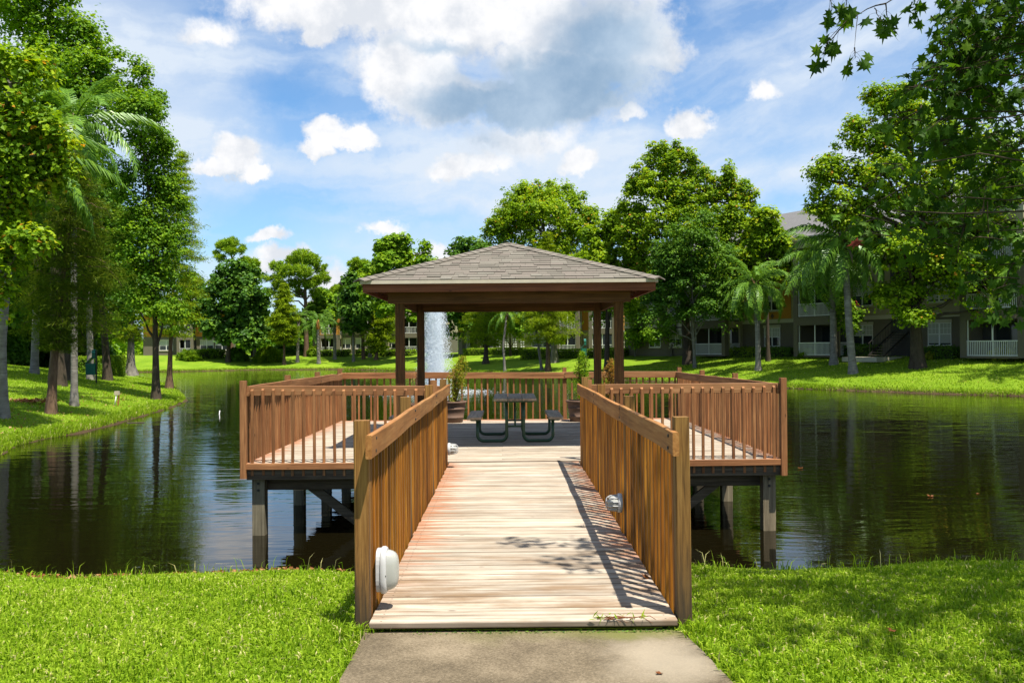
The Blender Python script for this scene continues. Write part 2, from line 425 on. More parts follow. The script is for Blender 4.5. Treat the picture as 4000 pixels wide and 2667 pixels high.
def leaf_mat(name, dark, mid, light, trans=0.35, gloss=0.28, rough=0.45, hi=None):
    """Leaf: diffuse + light through the blade + a waxy sheen; every leaf its own tone (rnd attribute)."""
    m = bpy.data.materials.new(name); m.use_nodes = True
    m.node_tree.nodes.clear(); t = NT(m.node_tree)
    at = t.node('ShaderNodeAttribute', attribute_name='rnd', attribute_type='GEOMETRY').outputs['Fac']
    stops = [(0.0, dark), (0.45, mid), (0.9, light)]
    if hi: stops.append((1.0, hi))
    c = t.ramp(at, stops)
    df = t.node('ShaderNodeBsdfDiffuse'); t.put(df.inputs[0], c)
    tr = t.node('ShaderNodeBsdfTranslucent'); t.put(tr.inputs[0], t.mix(1.0, c, (1.5, 1.45, 0.55), 'MULTIPLY'))
    gl = t.node('ShaderNodeBsdfGlossy'); gl.inputs['Roughness'].default_value = rough; gl.inputs[0].default_value = (0.9, 0.95, 0.9, 1)
    m1 = t.node('ShaderNodeMixShader'); m1.inputs[0].default_value = trans
    t.l.new(df.outputs[0], m1.inputs[1]); t.l.new(tr.outputs[0], m1.inputs[2])
    fr = t.node('ShaderNodeFresnel'); fr.inputs[0].default_value = 1.4
    m2 = t.node('ShaderNodeMixShader'); t.put(m2.inputs[0], t.m('MINIMUM', t.m('MULTIPLY', fr.outputs[0], gloss * 0.9), gloss * 0.10))
    t.l.new(m1.outputs[0], m2.inputs[1]); t.l.new(gl.outputs[0], m2.inputs[2])
    o = t.node('ShaderNodeOutputMaterial'); t.l.new(m2.outputs[0], o.inputs[0])
    return m


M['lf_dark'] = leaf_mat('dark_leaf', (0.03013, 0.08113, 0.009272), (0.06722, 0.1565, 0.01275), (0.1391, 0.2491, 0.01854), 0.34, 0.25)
M['lf_mid'] = leaf_mat('green_leaf', (0.061, 0.1464, 0.00854), (0.1464, 0.2684, 0.01098), (0.2562, 0.3782, 0.01586), 0.42, 0.20)
M['lf_syc'] = leaf_mat('sycamore_leaf', (0.0775, 0.1593, 0.00625), (0.1875, 0.3001, 0.00875), (0.3313, 0.4287, 0.01375), 0.44, 0.18, hi=(0.475, 0.2327, 0.025))
M['lf_yel'] = leaf_mat('yellowing_leaf', (0.100, 0.150, 0.010), (0.230, 0.265, 0.016), (0.390, 0.375, 0.050), 0.44, 0.20, hi=(0.50, 0.25, 0.06))
M['lf_cyp'] = leaf_mat('cypress_needle', (0.092, 0.161, 0.00805), (0.207, 0.2875, 0.01035), (0.3105, 0.3967, 0.0207), 0.42, 0.06)
M['lf_cyp2'] = leaf_mat('olive_cypress_needle', (0.045, 0.085, 0.008), (0.100, 0.150, 0.012), (0.190, 0.235, 0.020), 0.42, 0.06)
M['lf_pine'] = leaf_mat('pine_needle', (0.0854, 0.1708, 0.00976), (0.183, 0.2989, 0.01342), (0.2928, 0.4026, 0.01952), 0.32, 0.10)
M['lf_palm'] = leaf_mat('palm_leaflet', (0.03625, 0.09671, 0.0116), (0.09969, 0.2084, 0.0203), (0.1994, 0.3335, 0.0319), 0.28, 0.35, 0.42)
M['lf_hedge'] = leaf_mat('hedge_leaf', (0.04636, 0.1101, 0.006954), (0.1275, 0.2202, 0.009272), (0.2318, 0.3245, 0.01391), 0.32, 0.20)
M['lf_maple'] = leaf_mat('maple_leaf', (0.02269, 0.05981, 0.007219), (0.04641, 0.1083, 0.009281), (0.09281, 0.165, 0.01238), 0.45, 0.14, hi=(0.1754, 0.0361, 0.02063))
M['lf_dry'] = leaf_mat('dry_leaf', (0.16, 0.06, 0.024), (0.264, 0.12, 0.048), (0.368, 0.232, 0.112), 0.2, 0.1)
M['grass'] = leaf_mat('grass_blade', (0.106, 0.1989, 0.008293), (0.2166, 0.3395, 0.01327), (0.341, 0.4364, 0.04146), 0.38, 0.14, hi=(0.5344, 0.485, 0.2073))
M['petal'] = leaf_mat('pink_petal', (0.48, 0.048, 0.08), (0.6, 0.08, 0.12), (0.64, 0.16, 0.176), 0.3, 0.05)


def bark(name, dark, light, sx=9, sz=1.5, rings=False):
    m, t, b = new_mat(name)
    co = t.node('ShaderNodeTexCoord').outputs['Object']
    v = t.vm('MULTIPLY', co, (sx, sx, sz) if not rings else (2, 2, 9))
    n = t.noise(v, 1.0, 6, 0.65, 0.6)
    c = t.ramp(n, [(0.3, dark), (0.68, light)])
    patch = t.noise(co, 1.7, 4, 0.6)
    c = t.mix(t.m('MULTIPLY', t.step(patch, 0.52, 0.68), 0.5), c, tuple(1.35 * x for x in light))
    t.put(b.inputs['Base Color'], c); b.inputs['Roughness'].default_value = 0.9; b.inputs['Specular IOR Level'].default_value = 0.15
    bn = t.node('ShaderNodeBump'); bn.inputs['Strength'].default_value = 0.6; bn.inputs['Distance'].default_value = 0.03
    t.put(bn.inputs['Height'], n); t.l.new(bn.outputs[0], b.inputs['Normal'])
    return m


M['bark_dark'] = bark('dark_bark', (0.028, 0.0208, 0.0144), (0.076, 0.0576, 0.04))
M['bark_brown'] = bark('brown_bark', (0.06, 0.0336, 0.0208), (0.16, 0.1, 0.064))
M['bark_grey'] = bark('grey_bark', (0.08, 0.072, 0.06), (0.208, 0.188, 0.16))
M['bark_palm'] = bark('palm_trunk_bark', (0.104, 0.092, 0.076), (0.24, 0.22, 0.188), rings=True)
M['boot'] = plain('palm_boot', (0.1248, 0.0663, 0.0234), 0.8, 0.3, 6)
M['orange_boot'] = plain('orange_crownshaft', (0.351, 0.1326, 0.0234), 0.7, 0.2, 4)
M['dead_frond'] = plain('dead_frond', (0.1014, 0.0663, 0.039), 0.9, 0.3, 5)
M['spathe'] = plain('grey_spathe', (0.2184, 0.1638, 0.1404), 0.6, 0.15, 3)

# walls and roofs of the houses
M['wall_tan'] = plain('tan_stucco', (0.117, 0.09922, 0.06739), 0.9, 0.12, 2, bump=0.15)
M['wall_cream'] = plain('cream_stucco', (0.2808, 0.2379, 0.1482), 0.9, 0.08, 2, bump=0.15)
M['wall_orange'] = plain('orange_stucco', (0.4368, 0.1833, 0.0234), 0.9, 0.10, 2, bump=0.15)
M['trim_cream'] = plain('cream_trim', (0.4056, 0.3666, 0.2652), 0.7, 0.06, 3)
M['dark_room'] = plain('shaded_room', (0.045, 0.042, 0.038), 0.8, 0.2, 2)  # near black: the shade inside porches and breezeway is put into this colour
M['screen'] = plain('insect_screen', (0.030, 0.030, 0.028), 0.5, 0.2, 2)
M['blind'] = plain('window_blind', (0.3276, 0.3276, 0.2808), 0.6, 0.08, 1.5)
M['roof_grey'] = plain('grey_roof_shingle', (0.1248, 0.1209, 0.1186), 0.9, 0.25, 3, bump=0.3)
M['ornament'] = plain('brown_ornament', (0.10, 0.052, 0.035), 0.7)


def glass_mat():
    m, t, b = new_mat('window_glass')
    b.inputs['Base Color'].default_value = (0.02, 0.024, 0.026, 1); b.inputs['Roughness'].default_value = 0.06
    return m


M['glass'] = glass_mat()

# ------------------------------------------------------------------ terrain and water
WATER = -1.06
SHORE = np.array([(60, 15), (30, 11.5), (12, 10.1), (5, 9.5), (0, 9.35), (-4, 9.5), (-8, 9.9), (-13, 11), (-17, 14), (-17.5, 18), (-14.7, 21.3),
                  (-12.9, 23.1), (-13.9, 26), (-14.1, 27.8), (-13.9, 29.8), (-14.2, 33), (-14.9, 37.8), (-15.7, 43), (-17, 48.5), (-19.1, 53.8),
                  (-24, 65.8), (-35, 87), (-47, 99), (-60, 103), (-60, 111), (-46, 111), (-40, 112), (-33, 118), (-21, 117), (-15.7, 111),
                  (-9.7, 101), (-4, 95), (0, 90), (5, 82), (10.7, 68.6), (17.1, 56.8), (19, 54), (23, 48.5), (26, 46), (34, 41), (50, 36), (75, 31), (78, 20)], float)


def shore_dist(x, y):
    """Distance to the waterline, positive on land."""
    x = np.asarray(x, float); y = np.asarray(y, float)
    d = np.full(x.shape, 1e9); inside = np.zeros(x.shape, bool)
    n = len(SHORE)
    for i in range(n):
        ax, ay = SHORE[i]; bx, by = SHORE[(i + 1) % n]
        ex, ey = bx - ax, by - ay
        tt = np.clip(((x - ax) * ex + (y - ay) * ey) / (ex * ex + ey * ey), 0, 1)
        d = np.minimum(d, np.hypot(x - ax - tt * ex, y - ay - tt * ey))
        c = ((ay > y) != (by > y)) & (x < (bx - ax) * (y - ay) / (by - ay + 1e-12) + ax)
        inside ^= c
    return np.where(inside, -d, d)


def ground_z(x, y):
    x = np.asarray(x, float); y = np.asarray(y, float)
    d = shore_dist(x, y)
    wig = 0.10 * np.sin(x * 1.9 + y * 0.7) + 0.07 * np.sin(x * 0.8 - y * 2.3) + 0.05 * np.sin(x * 4.1 + 1.0 + y * 3.3)
    dd = d + wig * np.clip(np.abs(d), 0.3, 1.0)
    far = np.where(dd < 0, np.maximum(-1.06 + dd * 0.5, -1.9), np.interp(dd, [0, 0.12, 0.35, 11.2, 13, 60, 300], [-1.09, -0.96, -0.84, 0.72, 0.76, 0.8, 0.8]))
    near = np.where(dd < 0, np.maximum(-1.06 + dd * 0.22, -1.9), np.interp(dd, [0, 0.25, 0.9, 1.6, 2.6, 3.8, 9, 30], [-1.08, -0.92, -0.50, -0.30, -0.17, -0.085, -0.075, 0.0]))
    k = np.clip((y - 13.0) / 5.0, 0, 1)
    return near * (1 - k) + far * k + 0.012 * np.sin(x * 2.1) * np.sin(y * 1.7)


def gz(x, y): return float(ground_z(np.array([x]), np.array([y]))[0])


_T = np.concatenate([np.arange(2.5, 30, 0.05), np.arange(30, 400, 0.1)])


def ground_hit(px, py):
    """Where the ray of a photograph pixel meets the ground: (x, y, z, metres per pixel there)."""
    d = pix_dir(px, py)
    X, Y, Z = d.x * _T, d.y * _T, EYE + d.z * _T
    g = np.maximum(ground_z(X, Y), WATER - 0.3)
    hit = np.nonzero(Z < g)[0]
    i = hit[0] if len(hit) else len(_T) - 1
    t = _T[i]
    depth = t * d.dot(CF)
    return float(X[i]), float(Y[i]), float(g[i]), depth / FPX


def at_depth(px, py, y):
    """Point of a pixel's ray at world depth y."""
    d = pix_dir(px, py); t = y / d.y
    return Vector((d.x * t, y, EYE + d.z * t))


def grid_axis(parts):
    out = [parts[0][0]]
    for a, b, s in parts:
        n = max(1, int(round((b - a) / s)))
        out += [a + (b - a) * (i + 1) / n for i in range(n)]
    return np.array(out)


xs = grid_axis([(-1800, -200, 200), (-200, -70, 10), (-70, -34, 1.5), (-34, -11, 0.5), (-11, 11, 0.22), (11, 32, 0.5), (32, 80, 1.5), (80, 200, 10), (200, 1800, 200)])
ys = grid_axis([(-300, -20, 20), (-20, 2, 1), (2, 11, 0.2), (11, 62, 0.6), (62, 125, 0.8), (125, 200, 5), (200, 1900, 150)])
GX, GY = np.meshgrid(xs, ys)
GZ = ground_z(GX.ravel(), GY.ravel())
nx, ny = len(xs), len(ys)
ii = (np.arange(ny - 1)[:, None] * nx + np.arange(nx - 1)[None]).ravel()


def ground_mat():
    m, t, b = new_mat('lawn_ground')
    p = t.node('ShaderNodeNewGeometry').outputs['Position']
    n1 = t.noise(p, 0.35, 5, 0.6); n2 = t.noise(p, 9.0, 6, 0.7); n3 = t.noise(t.vm('MULTIPLY', p, (30, 30, 10)), 1.0, 4, 0.7)
    c = t.ramp(t.m('ADD', t.m('MULTIPLY', n1, 0.45), t.m('ADD', t.m('MULTIPLY', n2, 0.35), t.m('MULTIPLY', n3, 0.25))),
               [(0.34, (0.060, 0.125, 0.007)), (0.52, (0.140, 0.235, 0.010)), (0.72, (0.255, 0.325, 0.030))])
    # bare, leafy soil at the waterline and under the water
    z = t.sep(p)[2]
    y = t.sep(p)[1]
    k = t.step(t.m('ADD', z, t.m('MULTIPLY', t.m('SUBTRACT', n2, 0.5), 0.25)), -0.82, -0.98)
    c = t.mix(k, c, (0.075, 0.050, 0.026))
    dry = t.step(t.noise(p, 1.6, 5, 0.7), 0.62, 0.74)
    c = t.mix(t.m('MULTIPLY', dry, 0.45), c, (0.26, 0.22, 0.085))
    t.put(b.inputs['Base Color'], c); b.inputs['Roughness'].default_value = 0.95; b.inputs['Specular IOR Level'].default_value = 0.1
    bn = t.node('ShaderNodeBump'); bn.inputs['Strength'].default_value = 0.9; bn.inputs['Distance'].default_value = 0.06
    t.put(bn.inputs['Height'], t.m('ADD', n2, n3)); t.l.new(bn.outputs[0], b.inputs['Normal'])
    return m


M['ground'] = ground_mat()
lawn = add('lawn', mesh_np('lawn', np.stack([GX.ravel(), GY.ravel(), GZ], 1), np.stack([ii, ii + 1, ii + nx + 1, ii + nx], 1), M['ground'], smooth=True))
tag(lawn, kind='structure')


def water_mat():
    m, t, b = new_mat('pond_water')
    p = t.node('ShaderNodeNewGeometry').outputs['Position']
    b.inputs['Base Color'].default_value = (0.0045, 0.0036, 0.0012, 1)
    b.inputs['Roughness'].default_value = 0.025; b.inputs['IOR'].default_value = 1.33
    wv = t.vm('ADD', p, t.vm('SCALE', t.noise(p, 0.25, 3, 0.5, color=True), s=1.4))
    a1 = t.noise(t.vm('MULTIPLY', wv, (0.55, 2.6, 1)), 1.0, 3, 0.5)
    a2 = t.noise(t.vm('MULTIPLY', wv, (2.4, 7.5, 1)), 1.0, 3, 0.5)
    patch = t.step(t.noise(p, 0.09, 3, 0.5), 0.40, 0.62)
    yy = t.sep(p)[1]
    calm = t.step(yy, 8.0, 24.0)
    # rings that spread from the fountain
    rr = t.vm('LENGTH', t.vm('MULTIPLY', t.vm('SUBTRACT', p, (-4.3, 55, 0)), (1, 1, 0)))
    ring = t.m('MULTIPLY', t.m('SINE', t.m('MULTIPLY', rr, 5.5)), t.step(rr, 26.0, 2.0))
    h = t.m('ADD', t.m('MULTIPLY', a1, 0.058), t.m('MULTIPLY', t.m('MULTIPLY', a2, t.m('ADD', 0.25, patch)), 0.015))
    h = t.m('ADD', t.m('MULTIPLY', h, t.m('ADD', 0.42, t.m('MULTIPLY', calm, 0.58))), t.m('MULTIPLY', ring, 0.010))
    bn = t.node('ShaderNodeBump'); bn.inputs['Strength'].default_value = 1.0; bn.inputs['Distance'].default_value = 0.24
    t.put(bn.inputs['Height'], h); t.l.new(bn.outputs[0], b.inputs['Normal'])
    return m


M['water'] = water_mat()
water = add('pond_water', MB().raw([(-110, 4, WATER), (130, 4, WATER), (130, 125, WATER), (-110, 125, WATER)], [(0, 1, 2, 3)]).mesh('pond_water', M['water']))
tag(water, kind='structure')


def path_mat():
    m, t, b = new_mat('aged_concrete')
    p = t.node('ShaderNodeNewGeometry').outputs['Position']
    n1 = t.noise(p, 1.3, 6, 0.65); n2 = t.noise(p, 75.0, 4, 0.75); n3 = t.noise(t.vm('ADD', p, (7, 3, 0)), 2.1, 5, 0.6)
    c = t.ramp(t.m('ADD', t.m('MULTIPLY', n1, 0.55), t.m('MULTIPLY', n2, 0.45)), [(0.38, (0.056, 0.044, 0.028)), (0.50, (0.125, 0.098, 0.062)), (0.63, (0.225, 0.18, 0.12))])
    x, y, z = t.sep(p)[:3]
    pale = t.step(t.m('ADD', t.vm('LENGTH', t.vm('MULTIPLY', t.vm('SUBTRACT', p, (0.80, 4.95, 0)), (1.7, 1.5, 0))), t.m('MULTIPLY', t.m('SUBTRACT', n3, 0.5), 0.9)), 0.75, 0.2)
    c = t.mix(t.m('MULTIPLY', pale, 0.65), c, (0.33, 0.28, 0.205))
    moss = t.m('MULTIPLY', t.step(t.m('ADD', y, t.m('MULTIPLY', t.m('SUBTRACT', n3, 0.5), 0.8)), 5.16, 5.42), t.step(x, -0.7, 0.7))
    c = t.mix(t.m('MULTIPLY', moss, 0.75), c, (0.13, 0.135, 0.035))
    spk = t.step(t.noise(p, 130.0, 2, 0.6), 0.69, 0.74)
    c = t.mix(t.m('MULTIPLY', spk, 0.6), c, (0.5, 0.45, 0.37))
    t.put(b.inputs['Base Color'], c); b.inputs['Roughness'].default_value = 0.92; b.inputs['Specular IOR Level'].default_value = 0.15
    bn = t.node('ShaderNodeBump'); bn.inputs['Strength'].default_value = 0.5; bn.inputs['Distance'].default_value = 0.006
    t.put(bn.inputs['Height'], t.m('ADD', n2, n1)); t.l.new(bn.outputs[0], b.inputs['Normal'])
    return m


pm = MB()
edge_l = [(-0.865 + 0.008 * math.sin(i * 2.3), 5.47 - i * 0.42) for i in range(24)]
edge_r = [(1.015 + min(i, 3) * 0.052 + 0.008 * math.sin(i * 1.7), 5.47 - i * 0.42) for i in range(24)]
ZP = -0.062
vv = [(x, y, ZP) for x, y in edge_l] + [(x, y, ZP) for x, y in edge_r] + [(x, y, -0.30) for x, y in edge_l] + [(x, y, -0.30) for x, y in edge_r]
ff = []
for i in range(23):
    ff += [(i, i + 1, 24 + i + 1, 24 + i), (48 + i, 48 + i + 1, i + 1, i), (24 + i, 24 + i + 1, 72 + i + 1, 72 + i)]
ff.append((0, 24, 72, 48))
pm.raw(vv, ff)
tag(add('concrete_path', pm.mesh('concrete_path', path_mat())), kind='structure')

# ------------------------------------------------------------------ pier: ramp and platform
XC = 0.085
YA, YB, YC = 5.44, 13.10, 20.66           # near end of the ramp, front and back of the platform
XL, XR = -3.78, 3.95
pier = thing('wooden_pier', 'weathered plank ramp and square platform standing on pilings in the pond', 'pier', (XC, YB, 0))


def P(name, me, x, y, z, rx=0.0, ry=0.0, rz=0.0, parent=None):
    parent = parent or pier
    b = parent.location
    return add(name, me, parent, (x - b.x, y - b.y, z - b.z), (rx, ry, rz))


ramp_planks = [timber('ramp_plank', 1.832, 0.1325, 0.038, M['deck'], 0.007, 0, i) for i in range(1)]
y = YA + 0.069
k = 0
while y < YB - 0.05:
    P('plank', ramp_planks[0], XC + random.gauss(0, 0.004), y, -0.019 + random.gauss(0, 0.0014), 0, random.gauss(0, 0.0008), random.gauss(0, 0.0012))
    y += 0.1425 + random.gauss(0, 0.0008); k += 1
# platform boards: butted in three lengths, joints staggered
PW = XR - XL - 0.07
cuts = [(2.6, 2.5), (3.66, 1.24), (1.22, 3.66), (2.44, 3.05)]
pl_me = {}


def plank_len(L):
    L = round(L, 3)
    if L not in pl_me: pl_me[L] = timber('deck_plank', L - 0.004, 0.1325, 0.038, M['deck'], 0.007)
    return pl_me[L]


y = YB + 0.07; r = 0
while y < YC - 0.03:
    a, b = cuts[r % 4]; x0 = XL + 0.035
    for L in (a, b, PW - a - b):
        P('plank', plank_len(L), x0 + L / 2, y, -0.019 + random.gauss(0, 0.0012), 0, 0, random.gauss(0, 0.0005))
        x0 += L
    y += 0.1425; r += 1
# rim joists, joists, beams, pilings and braces under the platform
rim = timber('rim_joist', PW, 0.038, 0.20, M['bare'])
P('rim_joist', rim, (XL + XR) / 2, YB + 0.035, -0.141)
P('rim_joist', rim, (XL + XR) / 2, YC - 0.035, -0.141)
srim = timber('side_rim_joist', YC - YB - 0.11, 0.038, 0.20, M['bare'])
for x in (XL + 0.06, XR - 0.06): P('rim_joist', srim, x, (YB + YC) / 2, -0.141, 0, 0, R(90))
jo = timber('joist', YC - YB - 0.12, 0.038, 0.19, M['bare'])
x = XL + 0.55
while x < XR - 0.3:
    P('joist', jo, x, (YB + YC) / 2, -0.137, 0, 0, R(90)); x += 0.61
bm = timber('beam', PW - 0.12, 0.076, 0.175, M['bare'])
bmy = [YB + 0.22, YB + 2.75, YB + 5.1, YC - 0.25]
pil = {}
for yb in bmy:
    P('beam', bm, (XL + XR) / 2, yb + 0.135, -0.345)
    for xp in (XL + 0.17, -1.25, 1.35, XR - 0.17):
        o = P('piling', pil.setdefault('p', MB().box(-0.09, 0.09, -0.09, 0.09, -1.75, 0).mesh('piling', M['piling'])), xp, yb, -0.245)
        for zb in (-0.33, -0.43):
            if yb == bmy[0] and abs(xp) > 3:
                P('bolt', pil.setdefault('b', MB().lathe([(0.0, -0.03), (0.022, -0.028), (0.022, 0.0), (0.014, 0.0), (0.014, 0.012), (0, 0.012)], 8).mesh('bolt', M['steel'])), xp, yb - 0.090, zb + 0.02, R(90))
for xs_, sgn in ((XL + 0.17, 1), (XR - 0.17, -1)):
    for yb in bmy[:3]:
        br = MB().bar((sgn * 0.70, 0, 0.0), (sgn * 1.50, 0.0, -0.62), 0.13, 0.06, (0, 1, 0)).mesh('brace', M['bare'])
        P('brace', br, xs_, yb + 0.215, -0.40)
# ramp stringers and the piles that carry the ramp
st = timber('stringer', YB - YA - 0.25, 0.038, 0.19, M['bare'])
for x in (XC - 0.86, XC, XC + 0.86): P('stringer', st, x, (YA + YB) / 2 + 0.06, -0.137, 0, 0, R(90))
for yb in (7.95, 10.35):
    for x in (XC - 0.7, XC + 0.7): P('piling', pil['p'], x, yb + 0.1, -0.235)
# moss in the gap between path and ramp
mo_n = 420
mx = -0.75 + 1.75 * rng.random(mo_n) ** 0.6; my = rng.uniform(5.405, 5.445, mo_n); mz = np.full(mo_n, -0.062) + rng.uniform(0, 0.006, mo_n)
mv = np.stack([np.stack([mx + rng.uniform(-.012, .012, mo_n), my + rng.uniform(-.008, .008, mo_n), mz + rng.uniform(-.002, .006, mo_n)], 1) for _ in range(3)], 1).reshape(-1, 3)
tag(add('moss', mesh_np('moss', mv, np.arange(mo_n * 3).reshape(-1, 3), M['lf_dark'], rng.uniform(0, .9, mo_n))), 'green moss growing in the gap between path and ramp', 'moss', kind='stuff')

# ------------------------------------------------------------------ railings
post_me = {}


def post_mesh(L, mat):
    key = (round(L, 3), mat)
    if key not in post_me: post_me[key] = timber('post', L, 0.089, 0.089, M[mat], 0.006)
    return post_me[key]


bal_me = {}


def bal_mesh(L, mat, v):
    key = (round(L, 3), mat, v)
    if key not in bal_me: bal_me[key] = timber('baluster', L, 0.038, 0.038, M[mat], 0.003, 0.0, v, end=0.012)
    return bal_me[key]


BOLT = MB().lathe([(0.011, -0.002), (0.011, 0.004), (0.007, 0.0065), (0, 0.007)], 8).mesh('rail_bolt', M['steel'])


def railing(name, label, a, b, side, posts, ht, mats, joints, step=0.146, foot=-0.20, kick=False, post_foot=-0.24, inset=(0.05, 0.05), foot_part=False, dz=(0, 0), low_posts=None):
    """a -> b is the line of the post centres on plan; side is the unit normal that points to the walking side.
    Posts stand on the line, balusters flush with their inner face, the handrail on the walking side of both."""
    a, b, n = Vector((*a, 0)), Vector((*b, 0)), Vector((*side, 0))
    t = (b - a); L = t.length; t.normalize(); ang = math.atan2(t.y, t.x)
    root = thing(name, label, 'railing', tuple(a))
    pm_, bm_, rm_ = mats
    for s in posts:
        top = ht + 0.085 + random.gauss(0, 0.006)
        ft = post_foot if low_posts is None else low_posts
        c = a + t * s
        me = post_mesh(top - ft, pm_)
        zz = dz[0] + (dz[1] - dz[0]) * s / L
        o = P('post', me, c.x, c.y, (top + ft) / 2 + zz, 0, -R(90) + random.gauss(0, 0.004), random.gauss(0, 0.01), root)
        o.rotation_euler = (random.gauss(0, 0.005), -R(90) + random.gauss(0, 0.004), 0)
    for s in posts:
        for dz_ in (-0.030, -0.105):
            c = a + t * (s + random.gauss(0, .006)) + n * (0.0445 + 0.0385)
            zz = dz[0] + (dz[1] - dz[0]) * s / L
            o = P('bolt', BOLT, c.x, c.y, ht + dz_ + zz, parent=root); o.rotation_euler = n.to_track_quat('Z', 'Y').to_euler()
    # handrail pieces between the joints
    js = [0.0] + joints + [L]
    for i, (s0, s1) in enumerate(zip(js[:-1], js[1:])):
        e0 = s0 - (0.05 if i == 0 else -0.001); e1 = s1 + (0.03 if i == len(js) - 2 else -0.001)
        me = timber('handrail', e1 - e0, 0.038, 0.14, M[rm_], 0.005, 0.006, int(s0 * 100) + len(name))
        c = a + t * ((e0 + e1) / 2) + n * (0.0445 + 0.0195)
        zz = dz[0] + (dz[1] - dz[0]) * ((e0 + e1) / 2) / L
        sl = (dz[1] - dz[0]) / L
        P('handrail', me, c.x, c.y, ht - 0.07 + random.gauss(0, 0.003) + zz, 0, -math.atan(sl), ang, root)
    s = inset[0] + step * 0.5
    i = 0
    bl = ht - 0.05 - foot
    while s < L - inset[1]:
        if all(abs(s - p) > 0.066 for p in posts):
            c = a + t * (s + random.gauss(0, 0.005)) + n * (0.0445 - 0.0195)
            zz = dz[0] + (dz[1] - dz[0]) * s / L
            o = P('baluster', bal_mesh(bl, bm_, i % 3), c.x, c.y, foot + bl / 2 + random.gauss(0, 0.004) + zz, parent=root)
            # local x runs up; the sloping cut faces away from the walking side
            up = Vector((random.gauss(0, 0.0035), random.gauss(0, 0.0035), 1)).normalized()
            yv = (-n - up * (-n).dot(up)).normalized(); zv = up.cross(yv)
            o.rotation_euler = Matrix((up, yv, zv)).transposed().to_euler()
        s += step; i += 1
    if kick:
        me = timber('bottom_rail', L - 0.02, 0.038, 0.089, M['rail2'], 0.004, 0.002, 5)
        c = a + t * (L / 2) - n * (0.0445 - 0.026 - 0.0 + 0.0205 - 0.026)
        c = a + t * (L / 2) - n * 0.0145
        P('bottom_rail', me, c.x, c.y, -0.046, 0, 0, ang, root)
    return root


RH = 1.10
ramp_posts = [0.11, 2.50, 4.88, 7.10]
offx = 0.925 + 0.0445
for sx, lab in ((-1, 'amber stained ramp railing on the sunlit left side with oval white lamp'), (1, 'amber stained ramp railing on the shaded right side casting slatted shadow')):
    railing('ramp_railing', lab, (XC + sx * offx, YA), (XC + sx * offx, YB - 0.35), (-sx, 0), ramp_posts, RH + 0.015, ('post', 'baluster', 'rail'), [2.9 if sx < 0 else 2.55],
            0.148, -0.16, inset=(0.12, 0.0), post_foot=-0.42)
PH = 1.075
railing('platform_railing', 'red brown platform railing facing the bank, left of the ramp', (XL, YB), (XC - 0.99, YB), (0, 1), [0.0, 2.72], PH, ('post2', 'baluster2', 'rail2'), [], kick=True, dz=(0.02, 0.0))
railing('platform_railing', 'red brown platform railing facing the bank, right of the ramp', (XC + 0.99, YB), (XR, YB), (0, 1), [0.08, 2.875], PH, ('post2', 'baluster2', 'rail2'), [], kick=True)
railing('platform_railing', 'long red brown side railing on the sunlit left edge of the platform', (XL, YB + 0.06), (XL, YC), (1, 0), [2.6, 5.05, 7.45], PH, ('post2', 'baluster2', 'rail2'), [5.05], dz=(0.02, 0.0), inset=(0.06, 0.1))
railing('platform_railing', 'long red brown side railing on the right edge of the platform', (XR, YB + 0.06), (XR - 0.07, YC), (-1, 0), [2.6, 5.15, 7.45], PH, ('post2', 'baluster2', 'rail2'), [5.15], inset=(0.06, 0.1), dz=(0.0, -0.03))
railing('platform_railing', 'far red brown platform railing behind the picnic table and pots', (XL, YC), (XR - 0.07, YC), (0, -1), [0.0, 2.58, 5.07, 7.66], PH, ('post2', 'baluster2', 'rail2'), [2.58, 5.07], dz=(0.0, -0.03))

# ------------------------------------------------------------------ gazebo
GC = Vector((0.04, 16.5, 0)); GS = 1.775; WE = 2.315
Z_EAVE, Z_APEX = 2.68, 3.49
gz_root = thing('gazebo', 'open square gazebo with grey hip roof and brown timber posts on the platform', 'gazebo', tuple(GC))


def G(name, me, x, y, z, rx=0.0, ry=0.0, rz=0.0, parent=None):
    return add(name, me, parent or gz_root, (x, y, z), (rx, ry, rz))


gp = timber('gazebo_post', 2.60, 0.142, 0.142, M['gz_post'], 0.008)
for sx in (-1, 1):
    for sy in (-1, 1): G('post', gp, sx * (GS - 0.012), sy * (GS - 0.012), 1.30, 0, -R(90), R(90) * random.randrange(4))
fb = timber('gazebo_beam', 3.88, 0.038, 0.262, M['gz_beam'], 0.004)
sb = timber('gazebo_side_beam', 3.40, 0.038, 0.262, M['gz_beam'], 0.004)
for sy in (-1, 1):
    G('beam', fb, 0, sy * (GS + 0.081), 2.338 + 0.131)
    G('beam', sb, 0, sy * (GS - 0.105), 2.338 + 0.131)
for sx in (-1, 1):
    G('beam', sb, sx * (GS + 0.081), 0, 2.338 + 0.131, 0, 0, R(90))
fas = timber('fascia_board', 2 * (WE - 0.035) + 0.0, 0.03, 0.14, M['fascia'], 0.003)
fas2 = timber('fascia_board_side', 2 * (WE - 0.035) - 0.062, 0.03, 0.14, M['fascia'], 0.003)
for sy in (-1, 1): G('fascia_board', fas, 0, sy * (WE - 0.05), 2.565)
for sx in (-1, 1): G('fascia_board', fas2, sx * (WE - 0.05), 0, 2.565, 0, 0, R(90))
de = MB().box(-WE + 0.012, WE - 0.012, -0.012, 0.012, -0.028, 0.026).mesh('drip_edge', M['drip'])
de2 = MB().box(-WE + 0.04, WE - 0.04, -0.012, 0.012, -0.028, 0.026).mesh('drip_edge_side', M['drip'])
for sy in (-1, 1): G('drip_edge', de, 0, sy * (WE - 0.004), 2.65)
for sx in (-1, 1): G('drip_edge', de2, sx * (WE - 0.004), 0, 2.65, 0, 0, R(90))
